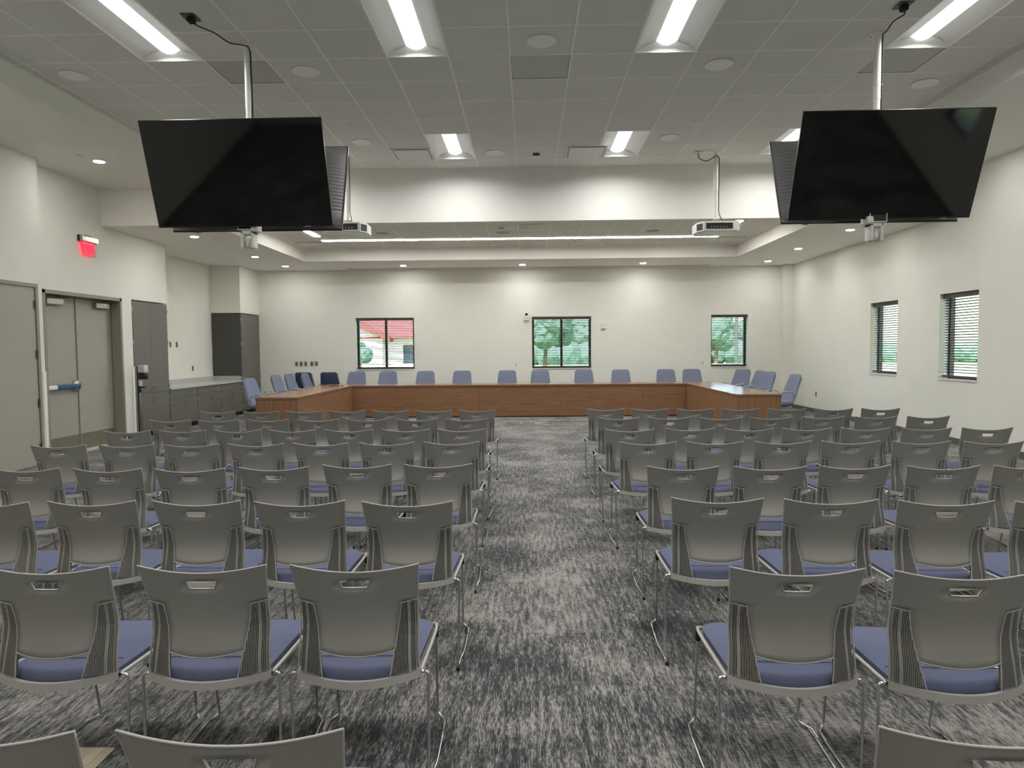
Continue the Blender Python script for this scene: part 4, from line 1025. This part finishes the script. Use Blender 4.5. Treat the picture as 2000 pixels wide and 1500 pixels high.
# floor boxes
g = thing('floor_box', 'flush steel floor box in the carpet before the table', 'floor outlet', (.02, 14.2, 0))
MB().box(-.16, .16, -.11, .11, 0, .006).build('lid', M['return'], g); MB().box(-.14, .14, -.09, .09, .006, .008).build('lid_insert', M['tvback'], g)
g = thing('floor_box', 'beige floor box lid between the two nearest left chairs', 'floor outlet', (-1.735, 2.50, 0))
MB().bbox(-.11, .11, -.075, .075, 0, .008, .003, 1).build('lid', M['brass'], g); MB().box(-.075, .075, -.045, .045, .008, .0095).build('lid_insert', M['brass'], g)
g = thing('floor_box', 'worn flush floor plate in the aisle near the first chairs', 'floor outlet', (-.02, 10.6, 0))
MB().box(-.14, .14, -.09, .09, 0, .004).build('lid', M['carpet'], g)

# ------------------------------------------------------------------ outside
struct('ground', MB().box(-120, 120, YB+TH+.02, 200, -.35, -.15).box(XR+TH+.02, 120, -60, YB+TH+.02, -.35, -.15), M['grass'], 'lawn outside')
o = MB().box(-60, 60, 30, 34, -.15, -.13).build('outside_path', M['concrete']); tag(o, 'pale path crossing the lawn beyond the windows', 'path')
g = thing('neighbour_house', 'white building with red roof seen through the left back window', 'building', (-13.5, 48, -.15))
MB().box(-7, 9, 0, 10, 0, 2.6).prism([(-3.5, 2.6), (3.5, 2.6), (0, 4.0)], 1, -.8, 2).box(-3.5, 3.5, -.8, 2, 0, 2.6).build('walls', M['stucco'], g)
rf = MB(); rf.prism([(-.9, 2.5), (5, 6.0), (10.9, 2.5)], 0, -8, 10); rf.prism([(-4.1, 2.25), (0, 4.1), (4.1, 2.25), (4.1, 2.6), (0, 4.45), (-4.1, 2.6)], 1, -1.3, 2.5); rf.build('roof', M['redroof'], g)
for x_ in (-2.2, -.2, 1.6, 5.2, 7.0): 
    yy = -.82 if abs(x_) < 3 else -.02
    MB().box(x_-.4, x_+.4, yy, yy+.05, .7, 2.0).build('house_window', M['darkglass'], g)
def tree(x_, y_, h_, r_, seed, lab):
    rnd = random.Random(seed); g = thing('leafy_tree', lab, 'tree', (x_, y_, -.15), 0, 'trees beyond the windows')
    MB().tube([(0, 0, 0), (.1, .05, h_*.3), (-.05, 0, h_*.6)], [.2, .15, .08], 8).build('trunk', M['bark'], g)
    bm = bmesh.new()
    for k_ in range(9):
        c_ = Vector((rnd.uniform(-.6, .6)*r_, rnd.uniform(-.6, .6)*r_, h_*rnd.uniform(.45, .9)))
        geo = bmesh.ops.create_icosphere(bm, subdivisions=3, radius=r_*rnd.uniform(.45, .65), matrix=Matrix.Translation(c_))
        for v_ in geo['verts']: v_.co += Vector((rnd.uniform(-1, 1), rnd.uniform(-1, 1), rnd.uniform(-1, 1)))*r_*.07
    bm.verts.index_update()
    MB().add([v_.co.copy() for v_ in bm.verts], [[v_.index for v_ in f.verts] for f in bm.faces]).build('foliage', M['leaf'], g); bm.free()
tree(-10.2, 41, 2.6, .8, 1, 'small tree in front of the red-roofed building')
tree(1.6, 62, 6.4, 2.6, 2, 'large tree seen through the left half of the middle window')
tree(7.0, 80, 5.2, 2.2, 3, 'tree seen through the right half of the middle window')
tree(17.5, 64, 4.6, 1.8, 4, 'tree seen through the right back window')
tree(26.5, 85, 4.4, 2.2, 5, 'farther tree at the right of the right back window')
tree(44, 62, 3.6, 2.2, 6, 'tree beyond the right side windows')
tree(-1.5, 75, 5.4, 2.4, 7, 'farther tree at the left edge of the middle window')
g = thing('hedge_row', 'low dark hedge line along the far lawn', 'hedge', (10, 70, -.15))
bm = bmesh.new(); rnd = random.Random(9)
for k_ in range(46):
    geo = bmesh.ops.create_icosphere(bm, subdivisions=2, radius=rnd.uniform(1.0, 1.6), matrix=Matrix.Translation((-40+k_*1.9, rnd.uniform(-.5, .5), .8)))
    for v_ in geo['verts']: v_.co += Vector((rnd.uniform(-1, 1), rnd.uniform(-1, 1), rnd.uniform(-1, 1)))*.15
bm.verts.index_update(); MB().add([v_.co.copy() for v_ in bm.verts], [[v_.index for v_ in f.verts] for f in bm.faces]).build('foliage', M['leaf'], g); bm.free()
o = MB().cyl((10.9, 36, -.15), (10.9, 36, 6), .09, n=10).build('light_pole', M['tvback']); tag(o, 'thin pole outside the right back window', 'pole')
